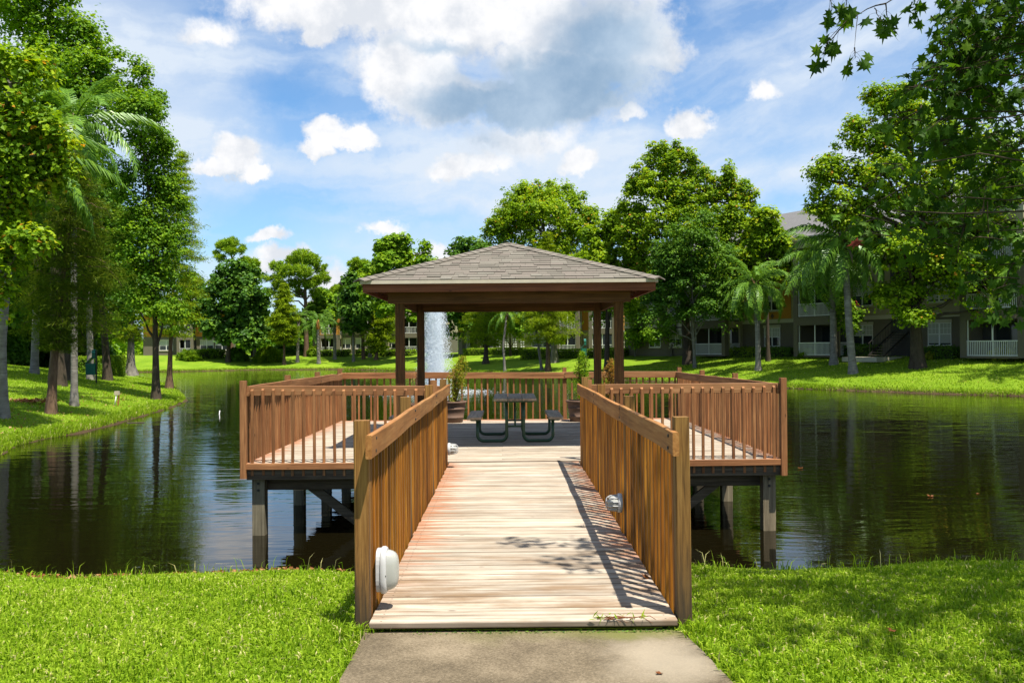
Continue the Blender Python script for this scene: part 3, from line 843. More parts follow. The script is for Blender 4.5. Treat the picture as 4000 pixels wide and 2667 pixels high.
# sheathing under the shingles
rs = MB()
e = WE - 0.03
rs.raw([(-e, -e, Z_EAVE - 0.022), (e, -e, Z_EAVE - 0.022), (e, e, Z_EAVE - 0.022), (-e, e, Z_EAVE - 0.022), (0, 0, Z_APEX - 0.02),
        (-e, -e, Z_EAVE - 0.045), (e, -e, Z_EAVE - 0.045), (e, e, Z_EAVE - 0.045), (-e, e, Z_EAVE - 0.045), (0, 0, Z_APEX - 0.05)],
       [(0, 1, 4), (1, 2, 4), (2, 3, 4), (3, 0, 4), (6, 5, 9), (7, 6, 9), (8, 7, 9), (5, 8, 9), (0, 5, 6, 1), (1, 6, 7, 2), (2, 7, 8, 3), (3, 8, 5, 0)])
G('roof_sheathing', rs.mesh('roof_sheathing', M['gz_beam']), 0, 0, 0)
# rafters
slope = (Z_APEX - Z_EAVE) / WE
for k in range(4):
    a = R(90) * k
    for off in (-1.5, -0.9, -0.3, 0.3, 0.9, 1.5):
        run0, run1 = WE - 0.08, abs(off) + 0.05
        z0 = Z_EAVE - 0.115 + (WE - run0) * slope; z1 = Z_EAVE - 0.115 + (WE - run1) * slope
        me = MB().bar((off, -run0, z0), (off, -run1, z1), 0.038, 0.12).mesh('rafter', M['gz_beam'])
        G('rafter', me, 0, 0, 0, 0, 0, a)
    me = MB().bar((WE - 0.09, -(WE - 0.09), Z_EAVE - 0.12 + 0.09 * slope), (0.02, -0.02, Z_APEX - 0.13), 0.038, 0.13).mesh('hip_rafter', M['gz_beam'])
    G('hip_rafter', me, 0, 0, 0, 0, 0, a)
# shingles: the front slope piece by piece, the other three slopes joined
SL = math.hypot(WE, Z_APEX - Z_EAVE)
EXP = 0.1435
cs, sn = WE / SL, (Z_APEX - Z_EAVE) / SL


def slope_pt(u, v, lift):
    """u along the eave, v up the slope, lift off the slope, for the front face."""
    return (u, -WE + v * cs - lift * sn * 1.0, Z_EAVE + v * sn + lift * cs)


def shingle_rows(rr):
    rows = int(SL / EXP) + 1
    for r_ in range(rows):
        v0 = r_ * EXP - 0.002; v1 = min(v0 + EXP + 0.05, SL - 0.01)
        hw0 = WE * (1 - max(v0, 0) / SL) - 0.01
        hw1 = WE * (1 - v1 / SL) - 0.01
        u = -hw0 - rr.uniform(0, 0.2)
        while u < hw0:
            wd = rr.choice((0.14, 0.18, 0.22, 0.27, 0.32))
            a, b = max(u, -hw0), min(u + wd - 0.004, hw0)
            u += wd
            if b - a < 0.03: continue
            a1, b1 = max(a, -hw1), min(b, hw1)
            if a1 > b1: a1 = b1 = min(max((a + b) / 2, -hw1), hw1)
            th = rr.choice((0.007, 0.007, 0.012, 0.015)); dv = rr.gauss(0, 0.002)
            yield [slope_pt(a, v0 + dv, th), slope_pt(b, v0 + dv, th), slope_pt(b1, v1, 0.001), slope_pt(a1, v1, 0.001),
                   slope_pt(a, v0 + dv, 0.001), slope_pt(b, v0 + dv, 0.001)]


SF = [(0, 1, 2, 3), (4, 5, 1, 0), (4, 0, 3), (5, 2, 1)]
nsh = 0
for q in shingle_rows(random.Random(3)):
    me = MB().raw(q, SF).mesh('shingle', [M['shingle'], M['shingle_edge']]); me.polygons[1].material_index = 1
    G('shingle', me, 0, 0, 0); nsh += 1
for k in (1, 2, 3):
    mb = MB()
    for q in shingle_rows(random.Random(3 + k)): mb.raw(q, SF)
    tag(G('shingles', mb.mesh('shingles', M['shingle']), 0, 0, 0, 0, 0, R(90) * k), kind='stuff')
HL = math.sqrt(2 * WE * WE + (Z_APEX - Z_EAVE) ** 2)
hd = Vector((1, 1, (Z_APEX - Z_EAVE) / WE)).normalized()
for k in range(4):
    i = 0; s = -0.03
    hn = Vector((-1, 1, 0)).normalized()
    while s < HL - 0.06:
        # cap pieces folded over the hip that runs from (-WE, -WE) to the apex
        q = []
        for (ss, lift) in ((s, 0.026), (min(s + 0.24, HL + 0.02), 0.006)):
            c = Vector((-WE, -WE, Z_EAVE)) + hd * ss
            for sd in (-1, 0, 1):
                q.append(tuple(c + hn * sd * 0.145 + Vector((0, 0, lift + (-0.030 if sd else 0.012)))))
        for sd in (-1, 0, 1): q.append(tuple(Vector((-WE, -WE, Z_EAVE)) + hd * s + hn * sd * 0.145 + Vector((0, 0, 0.008 + (-0.030 if sd else 0.012)))))
        G('hip_cap', MB().raw(q, [(1, 0, 3, 4), (2, 1, 4, 5), (6, 0, 1, 7), (7, 1, 2, 8), (0, 6, 3), (2, 5, 8)]).mesh('hip_cap', M['shingle']), 0, 0, 0, 0, 0, R(90) * k)
        s += EXP * 1.05

# ------------------------------------------------------------------ picnic table
TBX, TBY = 0.126, 16.28
tb = thing('picnic_table', 'picnic table with grey planks and dark green tube frame under the gazebo', 'picnic table', (TBX, TBY, 0))
TL = 1.70
tp = timber('table_plank', 0.235, TL, 0.040, M['table'], 0.004)
for i in (-1, 0, 1): add('table_plank', tp, tb, (i * 0.245, 0, 0.738))
sp = timber('seat_plank', 0.245, TL, 0.040, M['table'], 0.004)
for sx in (-1, 1):
    s = add('seat_plank', sp, tb, (sx * 0.69, 0, 0.425), (0, sx * 0.03, 0))


def u_leg(sx):
    """One bent tube: up under the top, down, along the deck, up under the seat."""
    pts = []
    x0, x1, zb, rr = 0.145 * sx, 0.645 * sx, 0.028, 0.10
    def arc(cx, cz, a0, a1, n=6):
        for i in range(n + 1):
            a = a0 + (a1 - a0) * i / n
            pts.append((cx + rr * math.cos(a) * sx, 0, cz + rr * math.sin(a)))
    pts.append((x0, 0, 0.68)); pts.append((x0, 0, 0.40))
    arc(x0 + rr * sx, zb + rr, math.pi, 1.5 * math.pi)
    arc(x1 - rr * sx, zb + rr, 1.5 * math.pi, 2 * math.pi)
    pts.append((x1, 0, 0.37))
    return pts


for yy in (-0.62, 0.62):
    for sx in (-1, 1):
        add('leg_frame', MB().tube(u_leg(sx), 0.0275, 8).mesh('leg_frame', M['green_metal'], True), tb, (0, yy, 0))
        add('seat_bracket', MB().raw([(-0.12, -0.02, 0), (0.12, -0.02, 0), (0.12, 0.02, 0), (-0.12, 0.02, 0), (-0.07, -0.02, -0.038), (0.07, -0.02, -0.038), (0.07, 0.02, -0.038), (-0.07, 0.02, -0.038)],
            [(0, 1, 2, 3), (7, 6, 5, 4), (0, 4, 5, 1), (1, 5, 6, 2), (2, 6, 7, 3), (3, 7, 4, 0)]).mesh('seat_bracket', M['green_metal']), tb, (sx * 0.68, yy, 0.405))
    add('top_bracket', MB().raw([(-0.36, -0.02, 0), (0.36, -0.02, 0), (0.36, 0.02, 0), (-0.36, 0.02, 0), (-0.31, -0.02, -0.035), (0.31, -0.02, -0.035), (0.31, 0.02, -0.035), (-0.31, 0.02, -0.035)],
        [(0, 1, 2, 3), (7, 6, 5, 4), (0, 4, 5, 1), (1, 5, 6, 2), (2, 6, 7, 3), (3, 7, 4, 0)]).mesh('top_bracket', M['green_metal']), tb, (0, yy, 0.717))
    add('cross_tube', MB().tube([(-0.135, 0, 0.275), (0.135, 0, 0.275)], 0.018, 8).mesh('cross_tube', M['green_metal'], True), tb, (0, yy, 0))
for sy in (-1, 1):
    add('diagonal_brace', MB().tube([(0, sy * 0.62, 0.29), (0, sy * 0.16, 0.70)], 0.017, 8).mesh('diagonal_brace', M['green_metal'], True), tb, (0, 0, 0))

# grey bench behind the front left gazebo post
bn_ = thing('bench', 'low grey plank bench beside the gazebo, half hidden by the left ramp railing', 'bench', (-1.86, 16.05, 0))
add('seat', timber('bench_seat', 0.30, 1.2, 0.04, M['table'], 0.004), bn_, (0, 0, 0.44))
for yy in (-0.45, 0.45): add('leg', MB().box(-0.11, 0.11, -0.03, 0.03, 0.0, 0.42).mesh('leg', M['green_metal']), bn_, (0, yy, 0))

# ------------------------------------------------------------------ potted shrubs
from math import pi


def leaf_quads(C, N, size, aspect=0.55, fold=0.25, rg=None, tang=None):
    """One folded leaf (two triangles) per centre C with blade normal N."""
    rg = rg or rng
    n = len(C)
    N = N / (np.linalg.norm(N, axis=1, keepdims=True) + 1e-9)
    if tang is None: tang = rg.normal(size=(n, 3))
    T = tang - N * (tang * N).sum(1, keepdims=True); T /= np.linalg.norm(T, axis=1, keepdims=True) + 1e-9
    B = np.cross(N, T)
    s = (size * rg.uniform(0.65, 1.3, n))[:, None] if np.isscalar(size) else np.asarray(size)[:, None]
    f = N * s * fold * 0.5
    base = C - T * s * 0.5; tip = C + T * s * 0.5
    l = C + B * s * aspect * 0.5 + f; r = C - B * s * aspect * 0.5 + f
    V = np.stack([base, r, tip, l], 1).reshape(-1, 3)
    i = np.arange(n)[:, None] * 4
    F = np.concatenate([i + np.array([[0, 1, 2]]), i + np.array([[0, 2, 3]])], 1).reshape(-1, 3)
    return V, F


def rnd_for(n, k, lo=0.0, hi=0.93, base=None, special=0.0, rg=None):
    rg = rg or rng
    r = rg.uniform(lo, hi, n) if base is None else np.clip(base + rg.normal(0, 0.16, n), lo, hi)
    if special: r[rg.random(n) < special] = 1.0
    return np.repeat(r, k)


def pot(x, y, R_, H, label):
    t = thing('plant_pot', label, 'flower pot', (x, y, 0))
    r0 = R_ * 0.72
    prof = [(0.0, 0.0), (r0, 0.0), (r0 + (R_ - r0) * .22, H * 0.22), (r0 + (R_ - r0) * .22 + .008, H * 0.225), (r0 + (R_ - r0) * .25 + .008, H * 0.25), (r0 + (R_ - r0) * .25, H * 0.26),
            (r0 + (R_ - r0) * .60, H * 0.62), (r0 + (R_ - r0) * .60 + .008, H * 0.63), (r0 + (R_ - r0) * .63 + .008, H * 0.655), (r0 + (R_ - r0) * .63, H * 0.665), (R_ * 0.95, H * 0.90), (R_ * 1.02, H * 0.91), (R_ * 1.03, H * 0.99), (R_ * 0.99, H), (R_ * 0.93, H * 0.98), (R_ * 0.90, H * 0.88)]
    add('body', MB().lathe(prof, 28).mesh('pot_body', M['clay'], True), t)
    add('soil', MB().raw([(R_ * 0.91 * math.cos(2 * pi * i / 20), R_ * 0.91 * math.sin(2 * pi * i / 20), H * 0.9) for i in range(20)], [tuple(range(20))]).mesh('soil', M['soil']), t)
    return t


def shrub(x, y, z, h, wd, lean, mat, n, label, leaf=0.045, skirt=True, name='potted_shrub', cat='shrub', bare=0.0):
    t = thing(name, label, cat, (x, y, z))
    rg = np.random.default_rng(int(abs(x) * 1000 + abs(y) * 10))
    st = MB(); Cs = []; Ns = []
    for k in range(9):
        a = rg.uniform(0, 2 * pi); r = wd * rg.uniform(0.1, 0.5)
        top = np.array([math.cos(a) * r + lean * 1.0, math.sin(a) * r, h * rg.uniform(0.65, 0.97)])
        mid = np.array([math.cos(a) * r * 0.8 + lean * 0.35, math.sin(a) * r * 0.8, h * 0.45])
        st.tube([(0.02 * math.cos(a), 0.02 * math.sin(a), -0.03), tuple(mid), tuple(top)], [0.010, 0.007, 0.003], 5)
    m_ = n
    zz = rg.beta(1.5, 1.3, m_) * h
    prof = np.interp(zz / h, [0, .15, .45, .8, 1], [.55, .75, 1.0, .75, .25]) * wd
    # uneven tufts
    a = rg.uniform(0, 2 * pi, m_); rr = np.sqrt(rg.random(m_)) * prof * (0.75 + 0.35 * np.sin(a * 3 + zz * 9))
    C = np.stack([np.cos(a) * rr + lean * (zz / h) ** 1.3, np.sin(a) * rr, zz], 1)
    C += rg.normal(0, 0.015, C.shape)
    N = rg.normal(size=(m_, 3)) + np.array([0, 0, 0.7])
    V, F = leaf_quads(C, N, leaf, 0.5, 0.25, rg)
    add('stems', st.mesh('stems', M['bark_brown']), t)
    add('foliage', mesh_np('foliage', V, F, mat, rnd_for(m_, 2, rg=rg, special=0.03)), t)
    return t


pot(-1.20, 19.95, 0.30, 0.46, 'brown ribbed clay pot against the far railing, left of the picnic table')
shrub(-1.17, 19.95, 0.42, 1.02, 0.25, 0.20, M['lf_yel'], 2300, 'leaning speckled yellow green shrub in the pot left of the picnic table')
pot(1.58, 19.95, 0.30, 0.46, 'brown ribbed clay pot half hidden by the right ramp railing')
shrub(1.62, 19.95, 0.42, 1.10, 0.21, 0.02, M['lf_mid'], 2400, 'upright bright green shrub in the pot right of the picnic table')
pot(2.27, 19.9, 0.27, 0.42, 'brown clay pot behind the right gazebo posts')
M['lf_orange'] = leaf_mat('orange_tinged_leaf', (0.10, 0.10, 0.015), (0.28, 0.16, 0.03), (0.42, 0.20, 0.05), 0.35, 0.2)
shrub(2.27, 19.9, 0.40, 0.95, 0.23, 0.0, M['lf_orange'], 2000, 'orange tinged rounded shrub standing between the right gazebo posts')
pot(-1.98, 19.9, 0.27, 0.42, 'brown clay pot behind the back left gazebo post')
shrub(-1.98, 19.9, 0.40, 0.78, 0.30, 0.0, M['lf_dry'], 420, 'nearly bare twiggy plant behind the back left gazebo post', 0.028)

# ------------------------------------------------------------------ bulkhead lamps on the ramp railings


def bulkhead_oval(x, y, z, label):
    """White oval lamp with a plain milky lens, facing +x."""
    t = thing('bulkhead_lamp', label, 'wall lamp', (x, y, z))
    def ring(hw, hh, X, n=28, pw=3.0):
        return [(X, hw * math.copysign(abs(math.cos(a)) ** (2 / pw), math.cos(a)), hh * math.copysign(abs(math.sin(a)) ** (2 / pw), math.sin(a))) for a in [2 * pi * i / n for i in range(n)]]
    def loft(rings, name, mat, cap=True, smooth=True):
        n = len(rings[0]); v = [p for r in rings for p in r]
        f = [(j * n + i, j * n + (i + 1) % n, (j + 1) * n + (i + 1) % n, (j + 1) * n + i) for j in range(len(rings) - 1) for i in range(n)]
        if cap: f.append(tuple(range((len(rings) - 1) * n, len(rings) * n)))
        return MB().raw(v, f).mesh(name, mat, smooth)
    add('back_plate', loft([ring(.082, .134, -.012), ring(.082, .134, .012), ring(.079, .130, .016)], 'back_plate', M['white'], smooth=False), t)
    add('frame', loft([ring(.090, .142, .016), ring(.092, .144, .02), ring(.092, .144, .036), ring(.089, .141, .044), ring(.080, .132, .052), ring(.074, .126, .052), ring(.071, .123, .044)], 'frame', M['white']), t)
    add('lens', loft([ring(.073, .125, .046), ring(.071, .122, .064), ring(.066, .116, .084), ring(.057, .105, .101), ring(.044, .088, .113), ring(.026, .058, .120), ring(.008, .02, .122)], 'lens', M['lens']), t)
    add('screw', MB().lathe([(0, 0), (.006, 0), (.006, .003), (0, .004)], 8).mesh('screw', M['steel']), t, (.047, -.082, -.02), (0, R(90), 0))
    return t


def bulkhead_round(x, y, z, facing, label):
    t = thing('bulkhead_lamp', label, 'wall lamp', (x, y, z), 0 if facing > 0 else pi)
    def rot(mb, name, mat, sm=True):
        mb.v = [(p[2], p[1], -p[0]) for p in mb.v]; return mb.mesh(name, mat, sm)
    add('back_plate', rot(MB().lathe([(0, -.01), (.078, -.01), (.084, 0), (.084, .018), (.076, .026), (.066, .030)], 24), 'back_plate', M['white'], False), t)
    add('lens', rot(MB().lathe([(.066, .026), (.066, .06), (.058, .085), (.040, .105), (.016, .114), (0, .116)], 24), 'lens', M['lens']), t)
    for zz in (-.050, -.018, .018, .050):
        hw = math.sqrt(.074 ** 2 - zz ** 2)
        pts = [(.016 + .112 * math.sqrt(max(0, 1 - (i / 7.0) ** 4)) * (1 - 2.2 * zz * zz / .0054 * .2), i / 7.0 * hw, zz) for i in range(-7, 8)]
        add('guard_bar', MB().tube(pts, .0042, 6).mesh('guard_bar', M['white'], True), t)
    pts = [(.018 + .110 * math.sqrt(max(0, 1 - (i / 7.0) ** 4)), 0, i / 7.0 * .074) for i in range(-7, 8)]
    add('guard_bar', MB().tube(pts, .0042, 6).mesh('guard_bar', M['white'], True), t)
    return t


bulkhead_oval(XC - 0.895, 5.73, 0.245, 'large white oval lamp with plain lens at the near end of the left ramp railing')
bulkhead_round(XC + 0.893, 7.97, 0.265, -1, 'white caged lamp on the inside of the right ramp railing')
bulkhead_round(XC - 0.893, 12.45, 0.25, 1, 'small white caged lamp at the far end of the left ramp railing')

# ------------------------------------------------------------------ fountain
fx, fy = -4.35, 55.0
ft = thing('fountain', 'tall white fountain jet rising from the pond behind the gazebo', 'fountain', (fx, fy, WATER))
nd = 110000
hz = rng.random(nd) ** 0.9 * 5.9
wd = np.interp(hz, [0, 1.0, 3, 5, 5.9], [1.28, 1.15, 0.92, 0.66, 0.30])
a = rng.uniform(0, 2 * pi, nd); rr = np.minimum(np.abs(rng.normal(0, 0.46, nd)), rng.uniform(.85, 1.15, nd)) * wd
core = rng.random(nd) < 0.5
rr[core] *= 0.5
C = np.stack([np.cos(a) * rr, np.sin(a) * rr, hz], 1)
sz = rng.uniform(0.009, 0.018, nd); ln = sz * rng.uniform(1.5, 3.5, nd)
ax = rng.uniform(0, pi, nd)
E1 = np.stack([np.cos(ax) * sz, np.sin(ax) * sz, np.zeros(nd)], 1)
E2 = np.stack([-np.sin(ax) * sz, np.cos(ax) * sz, np.zeros(nd)], 1)
UP = np.stack([np.zeros(nd), np.zeros(nd), ln], 1)
V = np.stack([C + UP, C - UP * .6 + E1, C - UP * .6 - E1 * .5 + E2 * .87, C - UP * .6 - E1 * .5 - E2 * .87], 1).reshape(-1, 3)
i = np.arange(nd)[:, None] * 4
F = np.concatenate([i + np.array([q]) for q in ((0, 1, 2), (0, 2, 3), (0, 3, 1), (3, 2, 1))], 1).reshape(-1, 3)
wm = bpy.data.materials.new('water_spray'); wm.use_nodes = True
wt = NT(wm.node_tree); wb = wm.node_tree.nodes['Principled BSDF']
wb.inputs['Base Color'].default_value = (0.92, 0.95, 0.97, 1); wb.inputs['Roughness'].default_value = 0.6; wb.inputs['Specular IOR Level'].default_value = 0.1
wb.inputs['Subsurface Weight'].default_value = 0.0
tl = wt.node('ShaderNodeBsdfTranslucent'); tl.inputs[0].default_value = (0.92, 0.96, 0.99, 1)
mx_ = wt.node('ShaderNodeMixShader'); mx_.inputs[0].default_value = 0.55
wt.l.new(wb.outputs[0], mx_.inputs[1]); wt.l.new(tl.outputs[0], mx_.inputs[2])
trn = wt.node('ShaderNodeBsdfTransparent'); mx2 = wt.node('ShaderNodeMixShader'); mx2.inputs[0].default_value = 0.35
wt.l.new(mx_.outputs[0], mx2.inputs[1]); wt.l.new(trn.outputs[0], mx2.inputs[2]); wt.l.new(mx2.outputs[0], wm.node_tree.nodes['Material Output'].inputs[0])
tag(add('spray', mesh_np('spray', V, F, wm), ft), kind='stuff')
nf = 5000
a = rng.uniform(0, 2 * pi, nf); rr = np.abs(rng.normal(0, 1.5, nf)) + 0.1
C = np.stack([np.cos(a) * rr, np.sin(a) * rr, rng.exponential(0.05, nf) * np.exp(-rr / 2) * 3], 1)
N = rng.normal(size=(nf, 3)) * 0.5 + np.array([0, 0, 1.0])
V, F = leaf_quads(C, N, 0.07, 0.9, 0.1)
tag(add('foam', mesh_np('foam', V, F, wm), ft), kind='stuff')

# ------------------------------------------------------------------ pet waste stations, stake, pipe, leaves
M['green_box'] = plain('green_plastic', (0.010, 0.11, 0.07), 0.45, 0.1, 4)
M['teal'] = plain('teal_paint', (0.05, 0.34, 0.30), 0.45, 0.1, 4)


def waste_station(px, py, hpx, label, bright=False):
    x, y, z, s = ground_hit(px, py)
    h = hpx * s
    t = thing('waste_station', label, 'pet waste station', (x, y, z))
    k = h / 2.4
    add('post', MB().box(.06, .13, -.03, .03, -.1, 2.4 * k).mesh('post', M['steel']), t)
    add('bag_dispenser', MB().box(-.13, .055, -.07, .07, 1.75 * k, 2.36 * k).mesh('bag_dispenser', M['green_box']), t)
    add('dispenser_lid', MB().raw([(-.15, -.10, 2.22 * k), (.055, -.10, 2.22 * k), (.055, .08, 2.40 * k), (-.15, .08, 2.40 * k), (-.15, -.10, 2.20 * k), (.055, -.10, 2.20 * k), (.055, .08, 2.365 * k), (-.15, .08, 2.365 * k)],
        [(0, 1, 2, 3), (7, 6, 5, 4), (0, 4, 5, 1), (1, 5, 6, 2), (2, 6, 7, 3), (3, 7, 4, 0)]).mesh('dispenser_lid', M['teal']), t)
    add('bin', MB().box(-.42, .055, -.2, .2, .62 * k, 1.42 * k).mesh('bin', M['green_box']), t)
    add('bin_lid', MB().bar((-.43, 0, 1.44 * k), (-.08, 0, 1.86 * k), .40, .03).mesh('bin_lid', M['green_box']), t)


waste_station(370, 1497, 131, 'green pet waste station on a post beside the box hedge on the left bank')
waste_station(2288, 1412, 88, 'green pet waste station on the far lawn right of the gazebo')
x, y, z, s = ground_hit(450, 1584)
t = thing('marker_stake', 'short leaning wooden marker stake with a pale box top on the left bank', 'marker post', (x, y, z))
add('box_top', MB().box(-.09, .09, -.07, .07, .44, .60).mesh('box_top', plain('pale_board', (.42, .35, .25), .8)), t, (.08, 0, 0))
add('board', MB().bar((.10, .03, -.05), (.15, .03, .47), .05, .06, (0, 1, 0)).mesh('board', M['rail']), t)
add('pipe', MB().tube([(-.02, -.03, -.05), (.07, -.03, .46)], .028, 8).mesh('pipe', M['white_paint'], True), t)
v = at_depth(851, 1618, 33.5)
d = pix_dir(851, 1618); tt = (WATER - EYE) / d.z
add_pipe = add('pipe', MB().tube([(0, 0, -.5), (.08, .0, .16)], .018, 8).mesh('pipe', M['white_paint'], True), None, (d.x * tt, d.y * tt, WATER))
tag(add_pipe, 'thin white plastic pipe poking out of the water near the left bank', 'pipe')
d = pix_dir(530, 1651); tt = (WATER - EYE) / d.z
o = add('drift_plank', timber('drift_plank', 0.62, 0.06, 0.03, M['bare']), None, (d.x * tt, d.y * tt, WATER + .008), (0, 0, .1))
tag(o, 'grey plank floating at the edge of the left bank', 'plank')


def dry_leaf_mesh(seed, s):
    r = random.Random(seed); n = 10; v = [(0, 0, 0)]
    for i in range(n):
        a = 2 * pi * i / n; q = s * (1.0 if i % 2 == 0 else .62) * r.uniform(.8, 1.1)
        v.append((math.cos(a) * q, math.sin(a) * q * .75, r.uniform(0, s * .5)))
    return MB().raw(v, [(0, i + 1, (i + 1) % n + 1) for i in range(n)]).mesh('dry_leaf', M['lf_dry'])


for (px, py, lab) in ((2160, 2092 - 260, 'orange leaf floating on the water right of the platform'),):
    pass
for (px, py, lab) in ((3126, 1830, 'orange leaf floating just right of the platform railing'), (3634, 1939, 'orange leaf floating in the dark water toward the right side'), (3820, 1929, 'tiny orange leaf floating near the right side of the pond')):
    d = pix_dir(px, py); tt = (WATER - EYE) / d.z
    o = add('floating_leaf', dry_leaf_mesh(px, .075 if px < 3800 else .04), None, (d.x * tt, d.y * tt, WATER + .006))
    tag(o, lab, 'leaf', 'leaves floating on the pond')
o = add('fallen_leaf', dry_leaf_mesh(5, .045), None, (0.955, 6.42, 0.004), (.4, .5, .8)); tag(o, 'curled brown leaf lying on the ramp against the right railing', 'leaf', 'fallen leaves near the ramp')
o = add('fallen_leaf', dry_leaf_mesh(6, .035), None, (2.21, 5.30, gz(2.21, 5.3) + .055), (.3, .2, .3)); tag(o, 'pale brown leaf lying in the grass right of the ramp', 'leaf', 'fallen leaves near the ramp')
o = add('fallen_leaf', dry_leaf_mesh(7, .028), None, (0.77, 4.72, ZP + .004), (.1, .1, .3)); tag(o, 'small pale leaf lying on the concrete path', 'leaf', 'fallen leaves near the ramp')
# grass runner and twigs caught at the near edge of the ramp
tw = thing('grass_runner', 'uprooted grass runner with brown twigs lying on the near right edge of the ramp', 'plant debris', (0.66, 5.47, 0.0))
mbt = MB()
for k in range(9):
    x0 = random.uniform(-.16, .12); a_ = random.uniform(-.5, .5)
    mbt.tube([(x0, random.uniform(-.03, .02), .006), (x0 + .07 * math.cos(a_), .03 * math.sin(a_) - .02, .02), (x0 + .14 * math.cos(a_), -.04 + .03 * math.sin(a_), random.uniform(-.02, .03))], [.003, .0025, .001], 4)
add('twigs', mbt.mesh('twigs', M['lf_dry']), tw)
nb = 26
C = np.stack([rng.uniform(-.18, .16, nb), rng.uniform(-.06, .03, nb), rng.uniform(.004, .03, nb)], 1)
V, F = leaf_quads(C, rng.normal(size=(nb, 3)) + np.array([0, 0, 1]), 0.06, 0.16, 0.1)
tag(add('blades', mesh_np('blades', V, F, M['grass'], rnd_for(nb, 2)), tw), kind='stuff')
# pile of dry leaves on the left bank, litter along the near shore
x, y, z, s = ground_hit(108, 1573)
n = 260
C = np.stack([rng.normal(0, .45, n), rng.normal(0, .25, n), np.abs(rng.normal(0, .05, n)) + .03], 1)
V, F = leaf_quads(C, rng.normal(size=(n, 3)) + np.array([0, 0, .8]), .14, .7, .4)
o = add('leaf_pile', mesh_np('leaf_pile', V, F, M['lf_dry'], rnd_for(n, 2)), None, (x, y, z)); tag(o, 'heap of dry brown leaves on the shaded left lawn', 'leaf pile', kind='stuff')
n = 900
lx = rng.uniform(-9, -0.9, n); ly = 8.35 + rng.normal(0, .22, n) + .003 * lx ** 2
lz = ground_z(lx, ly) + rng.uniform(.01, .05, n)
V, F = leaf_quads(np.stack([lx, ly, lz], 1), rng.normal(size=(n, 3)) * .5 + np.array([0, 0, 1.]), .05, .7, .4)
n2 = 500
t_ = rng.integers(10, 19, n2); f_ = rng.random(n2)[:, None]
Q = SHORE[t_] * (1 - f_) + SHORE[t_ + 1] * f_ + np.stack([-rng.uniform(.3, 3.5, n2), rng.normal(0, .2, n2)], 1)
V2, F2 = leaf_quads(np.stack([Q[:, 0], Q[:, 1], ground_z(Q[:, 0], Q[:, 1]) + .05], 1), rng.normal(size=(n2, 3)) * .4 + np.array([0, 0, 1.]), .10, .7, .3)
o = add('leaf_litter', mesh_np('leaf_litter', np.concatenate([V, V2]), np.concatenate([F, F2 + len(V)]), M['lf_dry'], rnd_for(n + n2, 2))); tag(o, 'scattered dry leaves along the banks', 'leaves', kind='stuff')

# ------------------------------------------------------------------ trees


def base_of(base):
    """(px, py) on the ground, or (px, None, depth) for a foot hidden behind something."""
    if base[1] is None:
        p = at_depth(base[0], 1355, base[2]); x, y = p.x, p.y
        return x, y, gz(x, y), y / FPX
    return ground_hit(*base)


def to_local(px, py, o, dy=0.0):
    p = at_depth(px, py, o[1] + dy)
    return np.array([p.x - o[0], p.y - o[1], p.z - o[2]])


def limb_pts(a, b, sag=0.0, n=5, rg=None, wob=0.03):
    a, b = np.asarray(a, float), np.asarray(b, float); L = np.linalg.norm(b - a)
    t = np.linspace(0, 1, n)[:, None]
    p = a * (1 - t) + b * t
    p[:, 2] += sag * L * np.sin(t[:, 0] * math.pi)
    if rg is not None: p[1:-1] += rg.normal(0, wob * L, (n - 2, 3))
    return p


class NPM:
    """Joins numpy pieces into one mesh."""
    def __init__(self): self.V = []; self.F = []; self.n = 0
    def put(self, V, F): self.V.append(V); self.F.append(F + self.n); self.n += len(V)
    def mesh(self, name, mat, smooth=True): return mesh_np(name, np.concatenate(self.V), np.concatenate(self.F), mat, smooth=smooth)


def trunk_mesh(path, radii, n=9, flare=1.5):
    P_ = np.asarray(path, float); k = len(P_)
    # resample smoothly and flare the foot
    s = np.linspace(0, k - 1, max(9, (k - 1) * 4 + 1))
    Q = np.stack([np.interp(s, range(k), P_[:, i]) for i in range(3)], 1)
    r = np.interp(s, range(k), radii)
    L = np.linalg.norm(Q - Q[0], axis=1)
    r = r * (1 + (flare - 1) * np.exp(-L / 0.45))
    Q[0, 2] -= 0.25
    return tube_np(Q, r, n)


